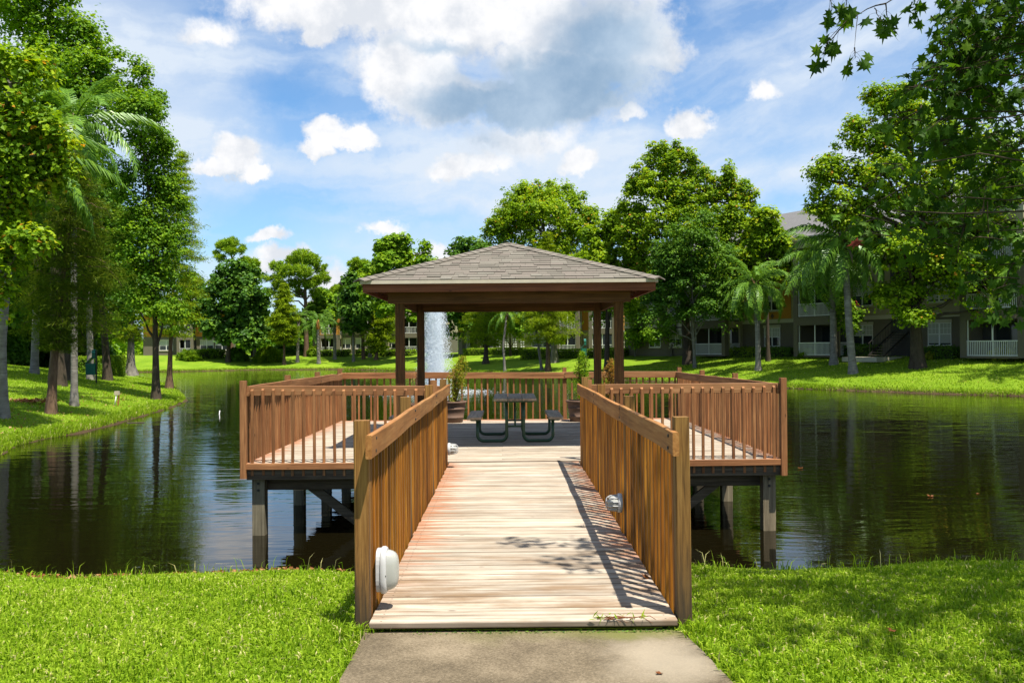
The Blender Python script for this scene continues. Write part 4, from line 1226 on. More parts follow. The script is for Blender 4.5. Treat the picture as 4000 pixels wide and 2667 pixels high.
def broadleaf(name, label, base, lobes, r0, mat, n, leaf, bk='bark_dark', per=26, sig=0.42, trunk_top=None, cat='tree', group=None, seed=1, up=0.8, lean=None, special=0.0, thick=0.85, tone=0.42, spread=0.20, fwd=0.0):
    rg = np.random.default_rng(seed)
    o = base_of(base); s = o[3]
    t = thing(name, label, cat, o[:3], 0, group)
    Lc = []; Lr = []
    for (px, py, rx, ry) in lobes:
        Lr.append((rx * s, rx * s * thick, ry * s))
        Lc.append(to_local(px, py, o, (rg.normal(0, 0.30) - fwd) * rx * s))
    Lc, Lr = np.array(Lc), np.array(Lr) * 0.9
    Mc, Mr = Lc, Lr
    # boughs that break the outline of every lobe
    k3 = 4
    dd_ = rg.normal(size=(len(Lc) * k3, 3)); dd_ /= np.linalg.norm(dd_, axis=1, keepdims=True); dd_[:, 2] = np.where(rg.random(len(dd_)) < .7, np.abs(dd_[:, 2]), dd_[:, 2])
    Lc = np.concatenate([Mc, np.repeat(Mc, k3, 0) + dd_ * np.repeat(Mr, k3, 0) * rg.uniform(.65, 1.0, (len(dd_), 1))])
    Lr = np.concatenate([Mr, np.repeat(Mr, k3, 0) * rg.uniform(.22, .5, (len(dd_), 1)) * np.array([1, 1, 1.1])])
    nlob = len(Lc)
    wts = (Lr[:, 0] * Lr[:, 2]) ** 0.9; wts /= wts.sum()
    nc = max(8, n // per)
    li = rg.choice(nlob, nc, p=wts)
    d = rg.normal(size=(nc, 3)); d /= np.linalg.norm(d, axis=1, keepdims=True)
    flip = (d[:, 2] < -0.25) & (rg.random(nc) < 0.6); d[flip, 2] *= -1
    q = 0.45 + 0.60 * rg.random(nc) ** 0.7
    stray = rg.random(nc) < 0.15; q[stray] = rg.uniform(1.0, 1.32, stray.sum())      # loose sprigs past the outline
    cc = Lc[li] + d * Lr[li] * q[:, None]
    ct = np.clip(rg.normal(tone, spread, nc), 0.02, 0.9)
    m_ = rg.poisson(np.where(stray, per * .45, per)) + 3
    idx = np.repeat(np.arange(nc), m_)
    sg = sig * rg.uniform(0.6, 1.3, nc)
    e_ = rg.normal(size=(len(idx), 3)); e_ /= np.linalg.norm(e_, axis=1, keepdims=True); e_[:, 2] = np.where(rg.random(len(idx)) < .6, np.abs(e_[:, 2]), e_[:, 2])
    C = cc[idx] + e_ * (1.45 * sg[idx] * rg.random(len(idx)) ** 0.4)[:, None] * np.array([1, 1, 0.75])
    N = d[idx] * 0.35 + e_ * 0.8 + np.array([0, 0, up * .75]) + rg.normal(size=(len(idx), 3)) * 0.42
    V, F = leaf_quads(C, N, leaf * 1.15, 0.80, 0.28, rg)
    add('crown', mesh_np('crown', V, F, M[mat], rnd_for(len(idx), 2, base=ct[idx], special=special, rg=rg)), t)
    # trunk, limbs and twigs
    w_ = NPM()
    top = Mc[np.argmax(Mc[:, 2])] if trunk_top is None else to_local(*trunk_top, o)
    path = [np.zeros(3)] + ([to_local(*q_, o) for q_ in lean] if lean else [np.array([top[0] * 0.15, 0, top[2] * 0.3]), np.array([top[0] * 0.5, top[1] * 0.4, top[2] * 0.65])]) + [top]
    rad = [r0] + [r0 * (1 - 0.75 * (i + 1) / (len(path) - 1)) for i in range(len(path) - 1)]
    w_.put(*trunk_mesh(path, rad))
    P_ = np.array(path)
    def on_trunk(z):
        z = np.clip(z, P_[0, 2], P_[-1, 2]); o_ = np.argsort(P_[:, 2])
        return np.array([np.interp(z, P_[o_, 2], P_[o_, i]) for i in range(3)])
    for c, rr in zip(Mc, Mr):
        a = on_trunk(max(c[2] - rr[0] * 0.9 - 0.8, top[2] * 0.22))
        w_.put(*tube_np(limb_pts(a, c, 0.05, 6, rg), np.linspace(r0 * 0.38, r0 * 0.12, 6), 6))
    for j in rg.choice(nc, min(nc, 70), replace=False):
        c = Lc[li[j]]
        w_.put(*tube_np(limb_pts(c, cc[j], 0.06, 4, rg), np.linspace(r0 * 0.12, r0 * 0.03, 4), 4))
    add('trunk', w_.mesh('trunk', M[bk]), t)
    return t


def cypress(name, label, base, apex, widths, r0, mat='lf_cyp', n=9000, leaf=0.30, asp=0.16, bk='bark_brown', path=None, seed=1, low=0.18, cat='tree', group=None, droop=0.22, per=34, tone=0.45, flare=2.0, nbr=70, front=1.0):
    """Feathery conifer: branches in loose tiers, hung with fine drooping sprays.
    widths: list of (py, half width px) of the outline."""
    rg = np.random.default_rng(seed)
    o = base_of(base); s = o[3]
    t = thing(name, label, cat, o[:3], 0, group)
    top = to_local(*apex, o)
    pts = [np.zeros(3)] + ([to_local(*q_, o) for q_ in path] if path else [top * np.array([.2, .2, .33]), top * np.array([.6, .6, .66])]) + [top]
    P_ = np.array(pts)
    rad = [r0 * (1 - 0.93 * i / (len(pts) - 1)) for i in range(len(pts))]
    w_ = NPM(); w_.put(*trunk_mesh(pts, rad, 9, flare))
    wz = np.array([to_local(apex[0], py, o)[2] for py, _ in widths]); wr = np.array([h * s for _, h in widths])
    od = np.argsort(wz); wz, wr = wz[od], wr[od]
    z0 = wz[0]
    nb = nbr
    Cs, Ns, Ts, tn = [], [], [], []
    per_b = n // nb
    for k in range(nb):
        z = z0 + (top[2] - z0) * (k + rg.random()) / nb
        a = k * 2.39996 + rg.normal(0, .25)
        c0 = np.array([np.interp(z, P_[:, 2], P_[:, i]) for i in range(3)])
        L = np.interp(z, wz, wr) * rg.uniform(0.62, 1.12)
        if math.sin(a) < -.3: L *= front
        if L < 0.15: L = 0.15
        dirv = np.array([math.cos(a), math.sin(a) * 0.9, 0])
        q = np.linspace(0, 1, 7)[:, None]
        br = c0 + dirv * L * q + np.array([0, 0, 1]) * (0.20 * L * np.sin(q * 2.2) - droop * L * q ** 2.2)
        br[1:] += rg.normal(0, 0.03 * L, (6, 3))
        w_.put(*tube_np(br, np.linspace(max(.012, r0 * 0.16), .006, 7), 4))
        m_ = max(6, int(per_b * (0.35 + L / wr.max())))
        nsp = max(2, m_ // per)
        sp = rg.beta(1.6, 1.0, nsp)
        cen = np.stack([np.interp(sp, q[:, 0], br[:, i]) for i in range(3)], 1)
        sgn = rg.choice([-1, 1], nsp); side = np.array([-dirv[1], dirv[0], 0])
        cen = cen + side * (sgn * rg.uniform(0, 0.22, nsp) * L * 0.8)[:, None] + np.array([0, 0, 1]) * (-rg.random(nsp) * 0.12 * L)[:, None]
        idx = np.repeat(np.arange(nsp), per)
        sd = 0.10 * L + 0.16
        C = cen[idx] + rg.normal(size=(len(idx), 3)) * np.array([sd, sd, sd * 0.28])
        Cs.append(C)
        Ts.append(dirv * 0.7 + side * (sgn[idx] * 0.5)[:, None] + np.array([0, 0, -0.5]) + rg.normal(size=(len(idx), 3)) * 0.45)
        Ns.append(rg.normal(size=(len(idx), 3)) + np.array([0, 0, 0.8]))
        tn.append(np.clip(rg.normal(tone, .2, nsp), .02, .92)[idx])
    C, N, T = np.concatenate(Cs), np.concatenate(Ns), np.concatenate(Ts)
    V, F = leaf_quads(C, N, leaf, asp, 0.1, rg, T)
    add('crown', mesh_np('crown', V, F, M[mat], rnd_for(len(C), 2, base=np.concatenate(tn), rg=rg)), t)
    add('trunk', w_.mesh('trunk', M[bk]), t)
    return t


def pine(name, label, base, pads, r0, n=9000, needle=0.5, seed=1, trunk_top=None, cat='tree', group=None, bk='bark_brown', mat='lf_pine'):
    """Open pine: needle tufts gathered in rounded pads at the ends of bare limbs."""
    rg = np.random.default_rng(seed)
    o = base_of(base); s = o[3]
    t = thing(name, label, cat, o[:3], 0, group)
    Lc, Lr = [], []
    for (px, py, rx, ry) in pads:
        Lr.append((rx * s, rx * s * .9, ry * s)); Lc.append(to_local(px, py, o, rg.normal(0, .8) * rx * s))
    Lc, Lr = np.array(Lc), np.array(Lr) * .84
    wts = Lr[:, 0] * Lr[:, 2]; wts /= wts.sum()
    tuft = 12; nt = n // tuft
    li = rg.choice(len(pads), nt, p=wts)
    d = rg.normal(size=(nt, 3)); d /= np.linalg.norm(d, axis=1, keepdims=True)
    cc = Lc[li] + d * Lr[li] * (0.35 + 0.65 * rg.random(nt)[:, None] ** .6)
    idx = np.repeat(np.arange(nt), tuft)
    T = d[idx] * .5 + np.array([0, 0, .5]) + rg.normal(size=(len(idx), 3)) * .75
    T /= np.linalg.norm(T, axis=1, keepdims=True)
    C = cc[idx] + T * needle * .42
    ct = np.clip(rg.normal(.45, .2, nt) + d[:, 2] * .12, .02, .92)
    V, F = leaf_quads(C, rg.normal(size=(len(idx), 3)), needle, .16, .1, rg, T)
    add('crown', mesh_np('crown', V, F, M[mat], rnd_for(len(idx), 2, base=ct[idx], rg=rg)), t)
    w_ = NPM()
    top = Lc[np.argmax(Lc[:, 2])] if trunk_top is None else to_local(*trunk_top, o)
    w_.put(*trunk_mesh([np.zeros(3), top * np.array([.2, .2, .35]), top * np.array([.7, .6, .7]), top], [r0, r0 * .8, r0 * .55, r0 * .2], 8, 1.3))
    for c, rr in zip(Lc, Lr):
        za = max(c[2] - .35 * math.hypot(c[0], c[1]) - .6, top[2] * .45)
        f_ = np.clip(za / top[2], 0, 1); a = top * np.array([f_ ** 1.2, f_ ** 1.2, f_])
        w_.put(*tube_np(limb_pts(a, c, .06, 6, rg), np.linspace(r0 * .35, r0 * .1, 6), 5))
        for _ in range(5):
            dd = rg.normal(size=3); dd /= np.linalg.norm(dd)
            w_.put(*tube_np(limb_pts(c, c + dd * rr * .8, .05, 4, rg), np.linspace(r0 * .1, r0 * .04, 4), 4))
    add('trunk', w_.mesh('trunk', M[bk]), t)
    return t


def frond_mesh(L, droop, nl, seed, lw=0.035, hang=0.9, mat='lf_palm', lmax=0.62):
    """Feather frond that starts along +x and arches down; rachis plus drooping leaflets."""
    rg = np.random.default_rng(seed)
    k = 15; tt = np.linspace(0, 1, k)
    th = -droop * tt ** 1.25
    st = L / (k - 1)
    x = np.concatenate([[0], np.cumsum(np.cos(th[:-1]) * st)]); z = np.concatenate([[0], np.cumsum(np.sin(th[:-1]) * st)])
    yb = 0.05 * L * np.sin(tt * 2.5 + seed)
    R_ = np.stack([x, yb * tt, z], 1)
    VV = []; FF = []; nv = 0
    v, f = tube_np(R_, np.linspace(.035, .006, k), 5); VV.append(v); FF.append(f); nv += len(v)
    q = np.linspace(.13, .99, nl)
    for sd in (-1, 1):
        qq = np.clip(q + rg.normal(0, .004, nl), 0.1, 1)
        c = np.stack([np.interp(qq, tt, R_[:, i]) for i in range(3)], 1)
        tx = np.interp(qq, tt, np.cos(th)); tz = np.interp(qq, tt, np.sin(th))
        T = np.stack([tx, np.zeros(nl), tz], 1)
        S = np.tile(np.array([0, sd, 0.0]), (nl, 1))
        Ln = lmax * np.sin(np.clip(qq * 1.02 + .10, 0, 1) * math.pi * .93) ** .6 * rg.uniform(.85, 1.15, nl)
        d1 = S * .75 + T * .55 + np.array([0, 0, .15]) + rg.normal(size=(nl, 3)) * .10
        d1 /= np.linalg.norm(d1, axis=1, keepdims=True)
        d2 = S * .35 + T * .35 + np.array([0, 0, -hang]) + rg.normal(size=(nl, 3)) * .10
        d2 /= np.linalg.norm(d2, axis=1, keepdims=True)
        p0 = c; p1 = c + d1 * (Ln * .40)[:, None]; p2 = p1 + d2 * (Ln * .62)[:, None]
        wv = T * lw * .5
        V = np.stack([p0 - wv * .6, p0 + wv * .6, p1 + wv, p1 - wv, p2], 1).reshape(-1, 3)
        i = np.arange(nl)[:, None] * 5 + nv
        VV.append(V)
        FF.append(np.concatenate([i + np.array([[0, 1, 2, 3]])], 1)); FF.append(i + np.array([[3, 2, 4]])); nv += len(V)
    quads = [f for f in FF if f.shape[1] == 4]; tris = [f for f in FF if f.shape[1] == 3]
    quads = np.concatenate(quads); tris = np.concatenate(tris)
    rr = np.clip(rg.normal(.45, .2, len(quads) + len(tris)), 0, .9)
    return mesh_np('frond', np.concatenate(VV), [quads, tris], M[mat], rr)


FR = {}
for i_, (Lf, dr) in enumerate([(1.0, 1.25), (1.0, 1.7), (1.0, 2.1), (1.0, 1.5)]):
    FR[i_] = (Lf, dr)


def palm(name, label, base, crown, Lf, r0, nfr=20, path=None, seed=1, nl=52, boot=None, skirt=False, infl=False, spathe=False, cat='palm tree', group=None, lmax=None, mat='lf_palm', elev=(78, -42), trunk_top_r=0.75):
    rg = np.random.default_rng(seed)
    o = base_of(base); s = o[3]
    t = thing(name, label, cat, o[:3], 0, group)
    top = to_local(*crown, o)
    pts = [np.zeros(3)] + ([to_local(*q_, o) for q_ in path] if path else [top * np.array([.5, .5, .5])]) + [top]
    k = len(pts)
    sg = np.linspace(0, k - 1, 33)
    Q = np.stack([np.interp(sg, range(k), np.array(pts)[:, i]) for i in range(3)], 1)
    ker = np.array([.25, .5, .25])
    for _ in range(4):
        for i in range(2): Q[1:-1, i] = ker[0] * Q[:-2, i] + ker[1] * Q[1:-1, i] + ker[2] * Q[2:, i]
    rr = r0 * (1 - (1 - trunk_top_r) * np.linspace(0, 1, 33)) * (1 + 0.03 * (np.arange(33) % 2))
    rr[:4] *= np.array([1.5, 1.25, 1.1, 1.03]); Q[0, 2] -= .25
    v, f = tube_np(Q, rr, 10)
    add('trunk', mesh_np('trunk', v, f, M['bark_palm'], smooth=True), t)
    if boot:
        v, f = tube_np(np.array([top - [0, 0, .9], top - [0, 0, .5], top, top + [0, 0, .5]]), [r0 * .8, r0 * 1.25, r0 * 1.15, r0 * .3], 9)
        add('crownshaft', mesh_np('crownshaft', v, f, M[boot], smooth=True), t)
    else:
        mb = MB()
        for j in range(16):
            a = j * 2.4; h = -0.75 + .07 * j
            mb.bar(tuple(top + [math.cos(a) * r0 * .7, math.sin(a) * r0 * .7, h]), tuple(top + [math.cos(a) * r0 * 1.7, math.sin(a) * r0 * 1.7, h + .42]), .12, .03, (math.cos(a), math.sin(a), .3))
        add('frond_bases', mb.mesh('frond_bases', M['boot']), t)
    ms = [frond_mesh(Lf, dr, int(nl * .8), seed * 10 + i, .085 if nl < 45 else .080, 1.0, mat, lmax or Lf * .24) for i, dr in enumerate((1.15, 1.55, 1.95, 1.4))]
    for j in range(nfr):
        q = (j + .5) / nfr
        e = R(elev[0] + (elev[1] - elev[0]) * q ** .85 + rg.normal(0, 6)); a = j * 2.39996 + rg.normal(0, .2)
        fr = add('frond', ms[j % 4], t, tuple(top + [math.cos(a) * r0 * .5, math.sin(a) * r0 * .5, .15]))
        fr.rotation_euler = (rg.normal(0, .12), -e, a)
        sc = rg.uniform(.85, 1.1) * (.8 + .2 * math.sin(q * pi)); fr.scale = (sc, sc, sc)
    if skirt:
        n = 420
        a = rg.uniform(0, 2 * pi, n); r_ = r0 * rg.uniform(.9, 2.1, n); z_ = -rg.uniform(.5, 2.6, n)
        C = np.stack([np.cos(a) * r_, np.sin(a) * r_, z_], 1) + top
        T = np.stack([np.cos(a) * .25, np.sin(a) * .25, -np.ones(n)], 1) + rg.normal(size=(n, 3)) * .12
        V, F = leaf_quads(C, rg.normal(size=(n, 3)), 1.3, .025, .1, rg, T)
        add('dead_frond_skirt', mesh_np('dead_frond_skirt', V, F, M['dead_frond']), t)
    if infl:
        n = 160; a = rg.normal(3.7, .3, n); r_ = rg.uniform(.1, .9, n)
        C = np.stack([np.cos(a) * r_, np.sin(a) * r_, -.25 - r_ * .8 + rg.normal(0, .12, n)], 1) + top
        T = np.stack([np.cos(a) * .5, np.sin(a) * .5, -np.ones(n)], 1) + rg.normal(size=(n, 3)) * .15
        V, F = leaf_quads(C, rg.normal(size=(n, 3)), .5, .06, .1, rg, T)
        add('flower_stalk', mesh_np('flower_stalk', V, F, plain('yellow_flower_stalk', (.42, .30, .04), .7)), t)
    if spathe:
        a = spathe; mb = MB()
        p = [top + np.array([math.cos(a) * d_, math.sin(a) * d_ , z_]) for d_, z_ in ((.15, -.3), (.45, -.45), (.70, -.85), (.82, -1.45))]
        mb.tube(p, [.04, .11, .09, .012], 6)
        add('spathe', mb.mesh('spathe', M['spathe'], True), t)
    return t


def hedge(name, label, a, b, hpx, depth, mat='lf_hedge', leaf=0.09, dens=260, seed=1, cat='hedge', rough=.06, group=None, tone=.45):
    """Clipped hedge from ground pixel a to ground pixel b, hpx tall in the photograph, depth metres thick."""
    rg = np.random.default_rng(seed)
    A, B = base_of(a), base_of(b)
    h = hpx * (A[3] + B[3]) / 2
    p0, p1 = np.array(A[:2]), np.array(B[:2]); L = np.linalg.norm(p1 - p0); ang = math.atan2(*(p1 - p0)[::-1])
    z = min(A[2], B[2])
    t = thing(name, label, cat, (*((p0 + p1) / 2), z), ang, group)
    hw = L / 2
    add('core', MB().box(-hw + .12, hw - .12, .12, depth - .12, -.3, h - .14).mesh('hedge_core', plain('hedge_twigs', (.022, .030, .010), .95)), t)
    areas = np.array([L * h, L * depth, depth * h, depth * h, L * h * .3]); n = int(areas.sum() * dens)
    fidx = rg.choice(5, n, p=areas / areas.sum())
    u, v = rg.random(n), rg.random(n)
    C = np.zeros((n, 3)); Nn = np.zeros((n, 3))
    for i, (fn, nn) in enumerate([(lambda u, v: (u * L - hw, 0 * u, v * h), (0, -1, .25)), (lambda u, v: (u * L - hw, v * depth, 0 * u + h), (0, 0, 1)),
                                  (lambda u, v: (0 * u - hw, u * depth, v * h), (-1, 0, .2)), (lambda u, v: (0 * u + hw, u * depth, v * h), (1, 0, .2)), (lambda u, v: (u * L - hw, 0 * u + depth, v * h), (0, 1, .2))]):
        k = fidx == i; C[k] = np.stack(fn(u[k], v[k]), 1); Nn[k] = nn
    wob = np.sin(C[:, 0] * 2.3) * np.sin(C[:, 2] * 3.1 + C[:, 1] * 2) + .5 * np.sin(C[:, 0] * 6.1 + C[:, 2] * 5.0)
    C += Nn * (wob * rough * .6 + rg.normal(0, rough * .55, n))[:, None]
    C[:, 2] = np.maximum(C[:, 2], .0)
    V, F = leaf_quads(C, Nn * .45 + rg.normal(size=(n, 3)) * .6 + np.array([0, -.15, .65]), leaf, .6, .25, rg)
    add('foliage', mesh_np('foliage', V, F, M[mat], rnd_for(n, 2, base=np.clip(tone + .2 * wob + rg.normal(0, .05, n), 0, .9), rg=rg)), t)
    return t


def bush(name, label, base, wpx, hpx, mat, n, leaf, asp=.6, seed=1, cat='bush', group=None, spiky=False):
    rg = np.random.default_rng(seed)
    o = base_of(base); s = o[3]; W, H = wpx * s / 2, hpx * s
    t = thing(name, label, cat, o[:3], 0, group)
    d = rg.normal(size=(n, 3)); d /= np.linalg.norm(d, axis=1, keepdims=True); d[:, 2] = np.abs(d[:, 2])
    lump = 1 + .18 * np.sin(d[:, 0] * 7 + seed) * np.sin(d[:, 1] * 6 + d[:, 2] * 5)
    C = d * np.array([W, W * .8, H]) * (lump * (.55 + .45 * rg.random(n) ** .5))[:, None]
    N = d + rg.normal(size=(n, 3)) * .6 + np.array([0, 0, .4]); T = None
    if spiky: T = d + np.array([0, 0, .5]) + rg.normal(size=(n, 3)) * .4; N = rg.normal(size=(n, 3))
    V, F = leaf_quads(C, N, leaf, asp, .25, rg, T)
    add('foliage', mesh_np('foliage', V, F, M[mat], rnd_for(n, 2, base=np.clip(.40 + .35 * (lump - 1) / .18 * .5 + rg.normal(0, .1, n), 0, .92), rg=rg)), t)
    st = MB()
    for k in range(6):
        a = k * 1.05; st.tube([(0, 0, -.1), (math.cos(a) * W * .3, math.sin(a) * W * .3, H * .4), (math.cos(a) * W * .6, math.sin(a) * W * .5, H * .75)], [.03, .02, .01], 4)
    add('stems', st.mesh('stems', M['bark_dark']), t)
    return t


# ---- left bank
broadleaf('sycamore_tree', 'yellowing large leaved sycamore overhanging the lawn at the far left edge', (-150, None, 27.5),
          [(50, 560, 190, 160), (130, 740, 120, 120), (20, 880, 110, 150), (40, 330, 170, 150), (-60, 700, 160, 300), (30, 1060, 70, 80), (200, 690, 90, 90), (230, 560, 60, 60), (-10, 1180, 40, 120), (110, 960, 80, 60)],
          .24, 'lf_syc', 17000, .155, 'bark_grey', 20, .32, seed=11, special=.02, tone=.36, spread=.28)
broadleaf('maple_tree', 'tallest deep green tree rising out of the top left corner', (226, 1506),
          [(60, 60, 270, 180), (200, 130, 170, 130), (290, 210, 140, 120), (400, 275, 85, 95), (420, 420, 130, 130), (200, 330, 220, 170), (330, 460, 190, 160), (250, 640, 200, 160), (100, 480, 170, 220), (200, -60, 180, 110), (330, 140, 60, 70)],
          .33, 'lf_mid', 38000, .155, 'bark_dark', 30, .36, seed=12, tone=.36)
broadleaf('oak_tree', 'tall dark green tree with straight dark trunk by the tip of the left bank', (609, 1560),
          [(545, 330, 45, 95), (540, 470, 105, 120), (600, 420, 40, 70), (590, 590, 95, 110), (640, 640, 60, 80), (560, 760, 150, 150), (640, 860, 110, 130), (610, 1000, 130, 140), (520, 960, 130, 180), (600, 1130, 140, 120), (540, 1200, 110, 90), (640, 1240, 100, 70)],
          .20, 'lf_mid', 40000, .125, 'bark_dark', 32, .32, seed=13, tone=.30, spread=.22, trunk_top=(575, 700), lean=[(608, 1400), (604, 1200)])
cypress('cypress_tree', 'pale feathery cypress at the water edge on the tip of the left bank', (660, 1519), (712, 590),
        [(1320, 70), (1250, 110), (1100, 120), (950, 105), (800, 75), (680, 40), (600, 10)], .17, n=26000, leaf=.26, asp=.13, seed=14, path=[(668, 1300), (690, 900)])
cypress('cypress_tree', 'leaning brown trunked cypress with drooping feathery sprays on the left lawn', (198, 1617), (290, 610),
        [(1370, 60), (1300, 190), (1200, 270), (1050, 250), (900, 210), (760, 130), (620, 30)], .16, n=36000, leaf=.23, asp=.085, seed=15, mat='lf_cyp2', path=[(208, 1450), (224, 1290), (243, 1095), (263, 950), (281, 760)], flare=1.6, nbr=66, droop=.34, tone=.38, front=.45)
cypress('cypress_tree', 'small cypress with flared grey base on the inlet behind the box hedge', (510, 1468), (520, 980),
        [(1330, 60), (1200, 75), (1080, 50), (990, 8)], .40, n=9000, leaf=.42, asp=.16, seed=16, bk='bark_grey', flare=2.2)
palm('queen_palm', 'queen palm with grey trunk and brown hanging skirt at the left edge', (16, 1633), (92, 640), 3.6, .145, 20, [(6, 1350), (30, 1050)], 21, 60, skirt=True, spathe=5.6)
palm('queen_palm', 'queen palm whose smooth grey trunk stands beside the leaning cypress', (290, 1586), (285, 500), 3.7, .135, 20, [(290, 1300), (288, 900)], 22, 60)
palm('cabbage_palm', 'palm with mottled trunk deep in the shade of the left bank', (134, 1461), (150, 930), 3.2, .22, 18, None, 23, 40)
palm('cabbage_palm', 'palm with ringed pale trunk right behind the green waste station', (354, 1483), (345, 980), 3.2, .20, 18, None, 24, 40)
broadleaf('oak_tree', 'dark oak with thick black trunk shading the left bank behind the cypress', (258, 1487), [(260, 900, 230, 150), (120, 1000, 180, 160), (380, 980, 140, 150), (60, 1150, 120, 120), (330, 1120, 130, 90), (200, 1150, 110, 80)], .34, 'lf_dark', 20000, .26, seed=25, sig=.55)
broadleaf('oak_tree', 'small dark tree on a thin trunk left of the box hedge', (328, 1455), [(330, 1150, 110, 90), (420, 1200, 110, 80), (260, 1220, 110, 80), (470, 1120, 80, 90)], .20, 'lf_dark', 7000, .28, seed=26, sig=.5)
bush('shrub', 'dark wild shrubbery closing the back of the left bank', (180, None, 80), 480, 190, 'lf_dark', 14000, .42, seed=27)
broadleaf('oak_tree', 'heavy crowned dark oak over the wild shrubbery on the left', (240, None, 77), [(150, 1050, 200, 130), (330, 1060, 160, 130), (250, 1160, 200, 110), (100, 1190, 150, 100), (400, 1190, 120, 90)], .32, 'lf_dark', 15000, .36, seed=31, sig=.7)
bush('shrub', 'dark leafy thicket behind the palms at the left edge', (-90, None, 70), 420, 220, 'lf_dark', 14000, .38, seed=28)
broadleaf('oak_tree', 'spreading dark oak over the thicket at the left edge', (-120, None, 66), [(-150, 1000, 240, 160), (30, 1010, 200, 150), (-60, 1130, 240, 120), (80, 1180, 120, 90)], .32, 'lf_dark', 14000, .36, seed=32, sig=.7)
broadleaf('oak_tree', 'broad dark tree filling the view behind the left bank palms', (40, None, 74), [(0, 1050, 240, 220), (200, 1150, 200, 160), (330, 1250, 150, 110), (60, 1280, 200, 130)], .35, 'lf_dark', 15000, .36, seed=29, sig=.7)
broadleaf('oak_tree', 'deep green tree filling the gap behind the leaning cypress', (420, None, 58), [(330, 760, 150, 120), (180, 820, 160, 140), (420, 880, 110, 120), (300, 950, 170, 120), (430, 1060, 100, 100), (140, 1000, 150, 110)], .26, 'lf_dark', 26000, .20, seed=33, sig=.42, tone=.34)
hedge('box_hedge', 'clipped bright green box hedge beside the waste station on the left bank', (384, 1466), (490, 1470), 82, 2.6, leaf=.13, dens=330, seed=30, rough=.09)

# ---- far bank, left of the gazebo
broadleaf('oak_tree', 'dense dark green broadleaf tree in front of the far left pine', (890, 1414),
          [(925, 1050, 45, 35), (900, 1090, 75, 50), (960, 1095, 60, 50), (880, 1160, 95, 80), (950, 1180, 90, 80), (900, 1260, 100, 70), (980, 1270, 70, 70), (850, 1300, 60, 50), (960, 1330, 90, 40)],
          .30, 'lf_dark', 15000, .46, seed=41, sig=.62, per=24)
pine('pine_tree', 'tall pine with open tufted top behind the dark tree on the far bank', (905, None, 138),
     [(870, 960, 32, 22), (905, 948, 35, 20), (950, 965, 12, 12), (845, 990, 14, 10), (900, 980, 30, 14), (940, 980, 16, 12), (990, 1030, 28, 22), (1000, 1065, 26, 20), (960, 1020, 24, 16), (860, 1010, 24, 14), (985, 1095, 20, 14)],
     .28, 7000, .62, 42)
broadleaf('young_tree', 'small dark tree between the two pines on the far bank', (985, None, 128), [(975, 1190, 40, 45), (1000, 1210, 50, 50), (985, 1260, 60, 60), (1030, 1300, 40, 50)], .18, 'lf_dark', 6500, .46, seed=43, sig=.6)
palm('queen_palm', 'queen palm leaning left of the pointed cypress on the far bank', (992, 1410), (1004, 1275), 4.2, .22, 14, None, 44, 26, lmax=.8)
cypress('cypress_tree', 'pointed light green cypress in the middle of the far left lawn', (1110, 1425), (1110, 1108),
        [(1345, 30), (1325, 50), (1250, 52), (1200, 44), (1150, 26), (1110, 3)], .17, n=15000, leaf=.55, asp=.20, seed=45, nbr=60)
pine('pine_tree', 'big spreading pine with red brown trunk on the far bank', (1197, 1390),
     [(1180, 1000, 50, 25), (1150, 1020, 40, 25), (1215, 1020, 45, 28), (1085, 1040, 40, 22), (1120, 1060, 50, 26), (1180, 1060, 50, 28), (1250, 1050, 30, 22), (1265, 1085, 26, 26), (1030, 1090, 26, 12), (1075, 1085, 35, 16), (1090, 1115, 30, 20), (1150, 1110, 45, 22), (1210, 1110, 35, 22), (1240, 1095, 24, 20), (1060, 1140, 28, 16), (1170, 1145, 28, 16), (1225, 1145, 24, 16)],
     .36, 13000, .62, 46, trunk_top=(1190, 1015))
palm('queen_palm', 'queen palm with pale trunk under the big spreading pine', (1162, 1414), (1166, 1245), 3.9, .22, 15, None, 47, 26, lmax=.8)
palm('queen_palm', 'queen palm with bright orange crownshaft on the far lawn', (1245, 1420), (1242, 1262), 4.0, .24, 18, None, 48, 30, boot='orange_boot', lmax=.8)
palm('queen_palm', 'queen palm just right of the orange crowned palm', (1308, 1403), (1306, 1260), 4.0, .22, 16, None, 49, 26, lmax=.8)
broadleaf('oak_tree', 'slim dark tree with grey trunk left of the gazebo eave', (1381, 1412), [(1375, 1110, 40, 45), (1395, 1160, 55, 55), (1360, 1190, 45, 50), (1400, 1230, 60, 60), (1420, 1170, 45, 60), (1380, 1270, 45, 35)], .19, 'lf_dark', 9500, .42, seed=50, sig=.55, bk='bark_grey')
cypress('cypress_tree', 'light green cypress against the left side of the gazebo', (1469, 1405), (1510, 1140), [(1375, 30), (1330, 62), (1270, 66), (1210, 50), (1160, 25), (1140, 6)], .2, n=14000, leaf=.50, asp=.2, seed=51)
palm('tall_palm', 'brown trunked palm rising behind the slim dark tree', (1445, 1394), (1455, 1240), 3.4, .22, 13, None, 52, 24, lmax=.75)
broadleaf('poplar_tree', 'bright green many peaked tree behind the left gazebo eave', (1560, None, 116),
          [(1490, 985, 30, 45), (1520, 965, 25, 40), (1548, 955, 20, 35), (1585, 975, 22, 45), (1500, 1050, 55, 60), (1560, 1040, 55, 70), (1600, 1060, 35, 45), (1655, 985, 24, 45), (1660, 1040, 35, 55), (1630, 1100, 50, 50), (1540, 1120, 80, 60), (1450, 1080, 45, 50), (1470, 1150, 60, 60), (1570, 1200, 100, 90), (1660, 1180, 60, 80)],
          .33, 'lf_mid', 18000, .42, seed=53, sig=.5, tone=.5)
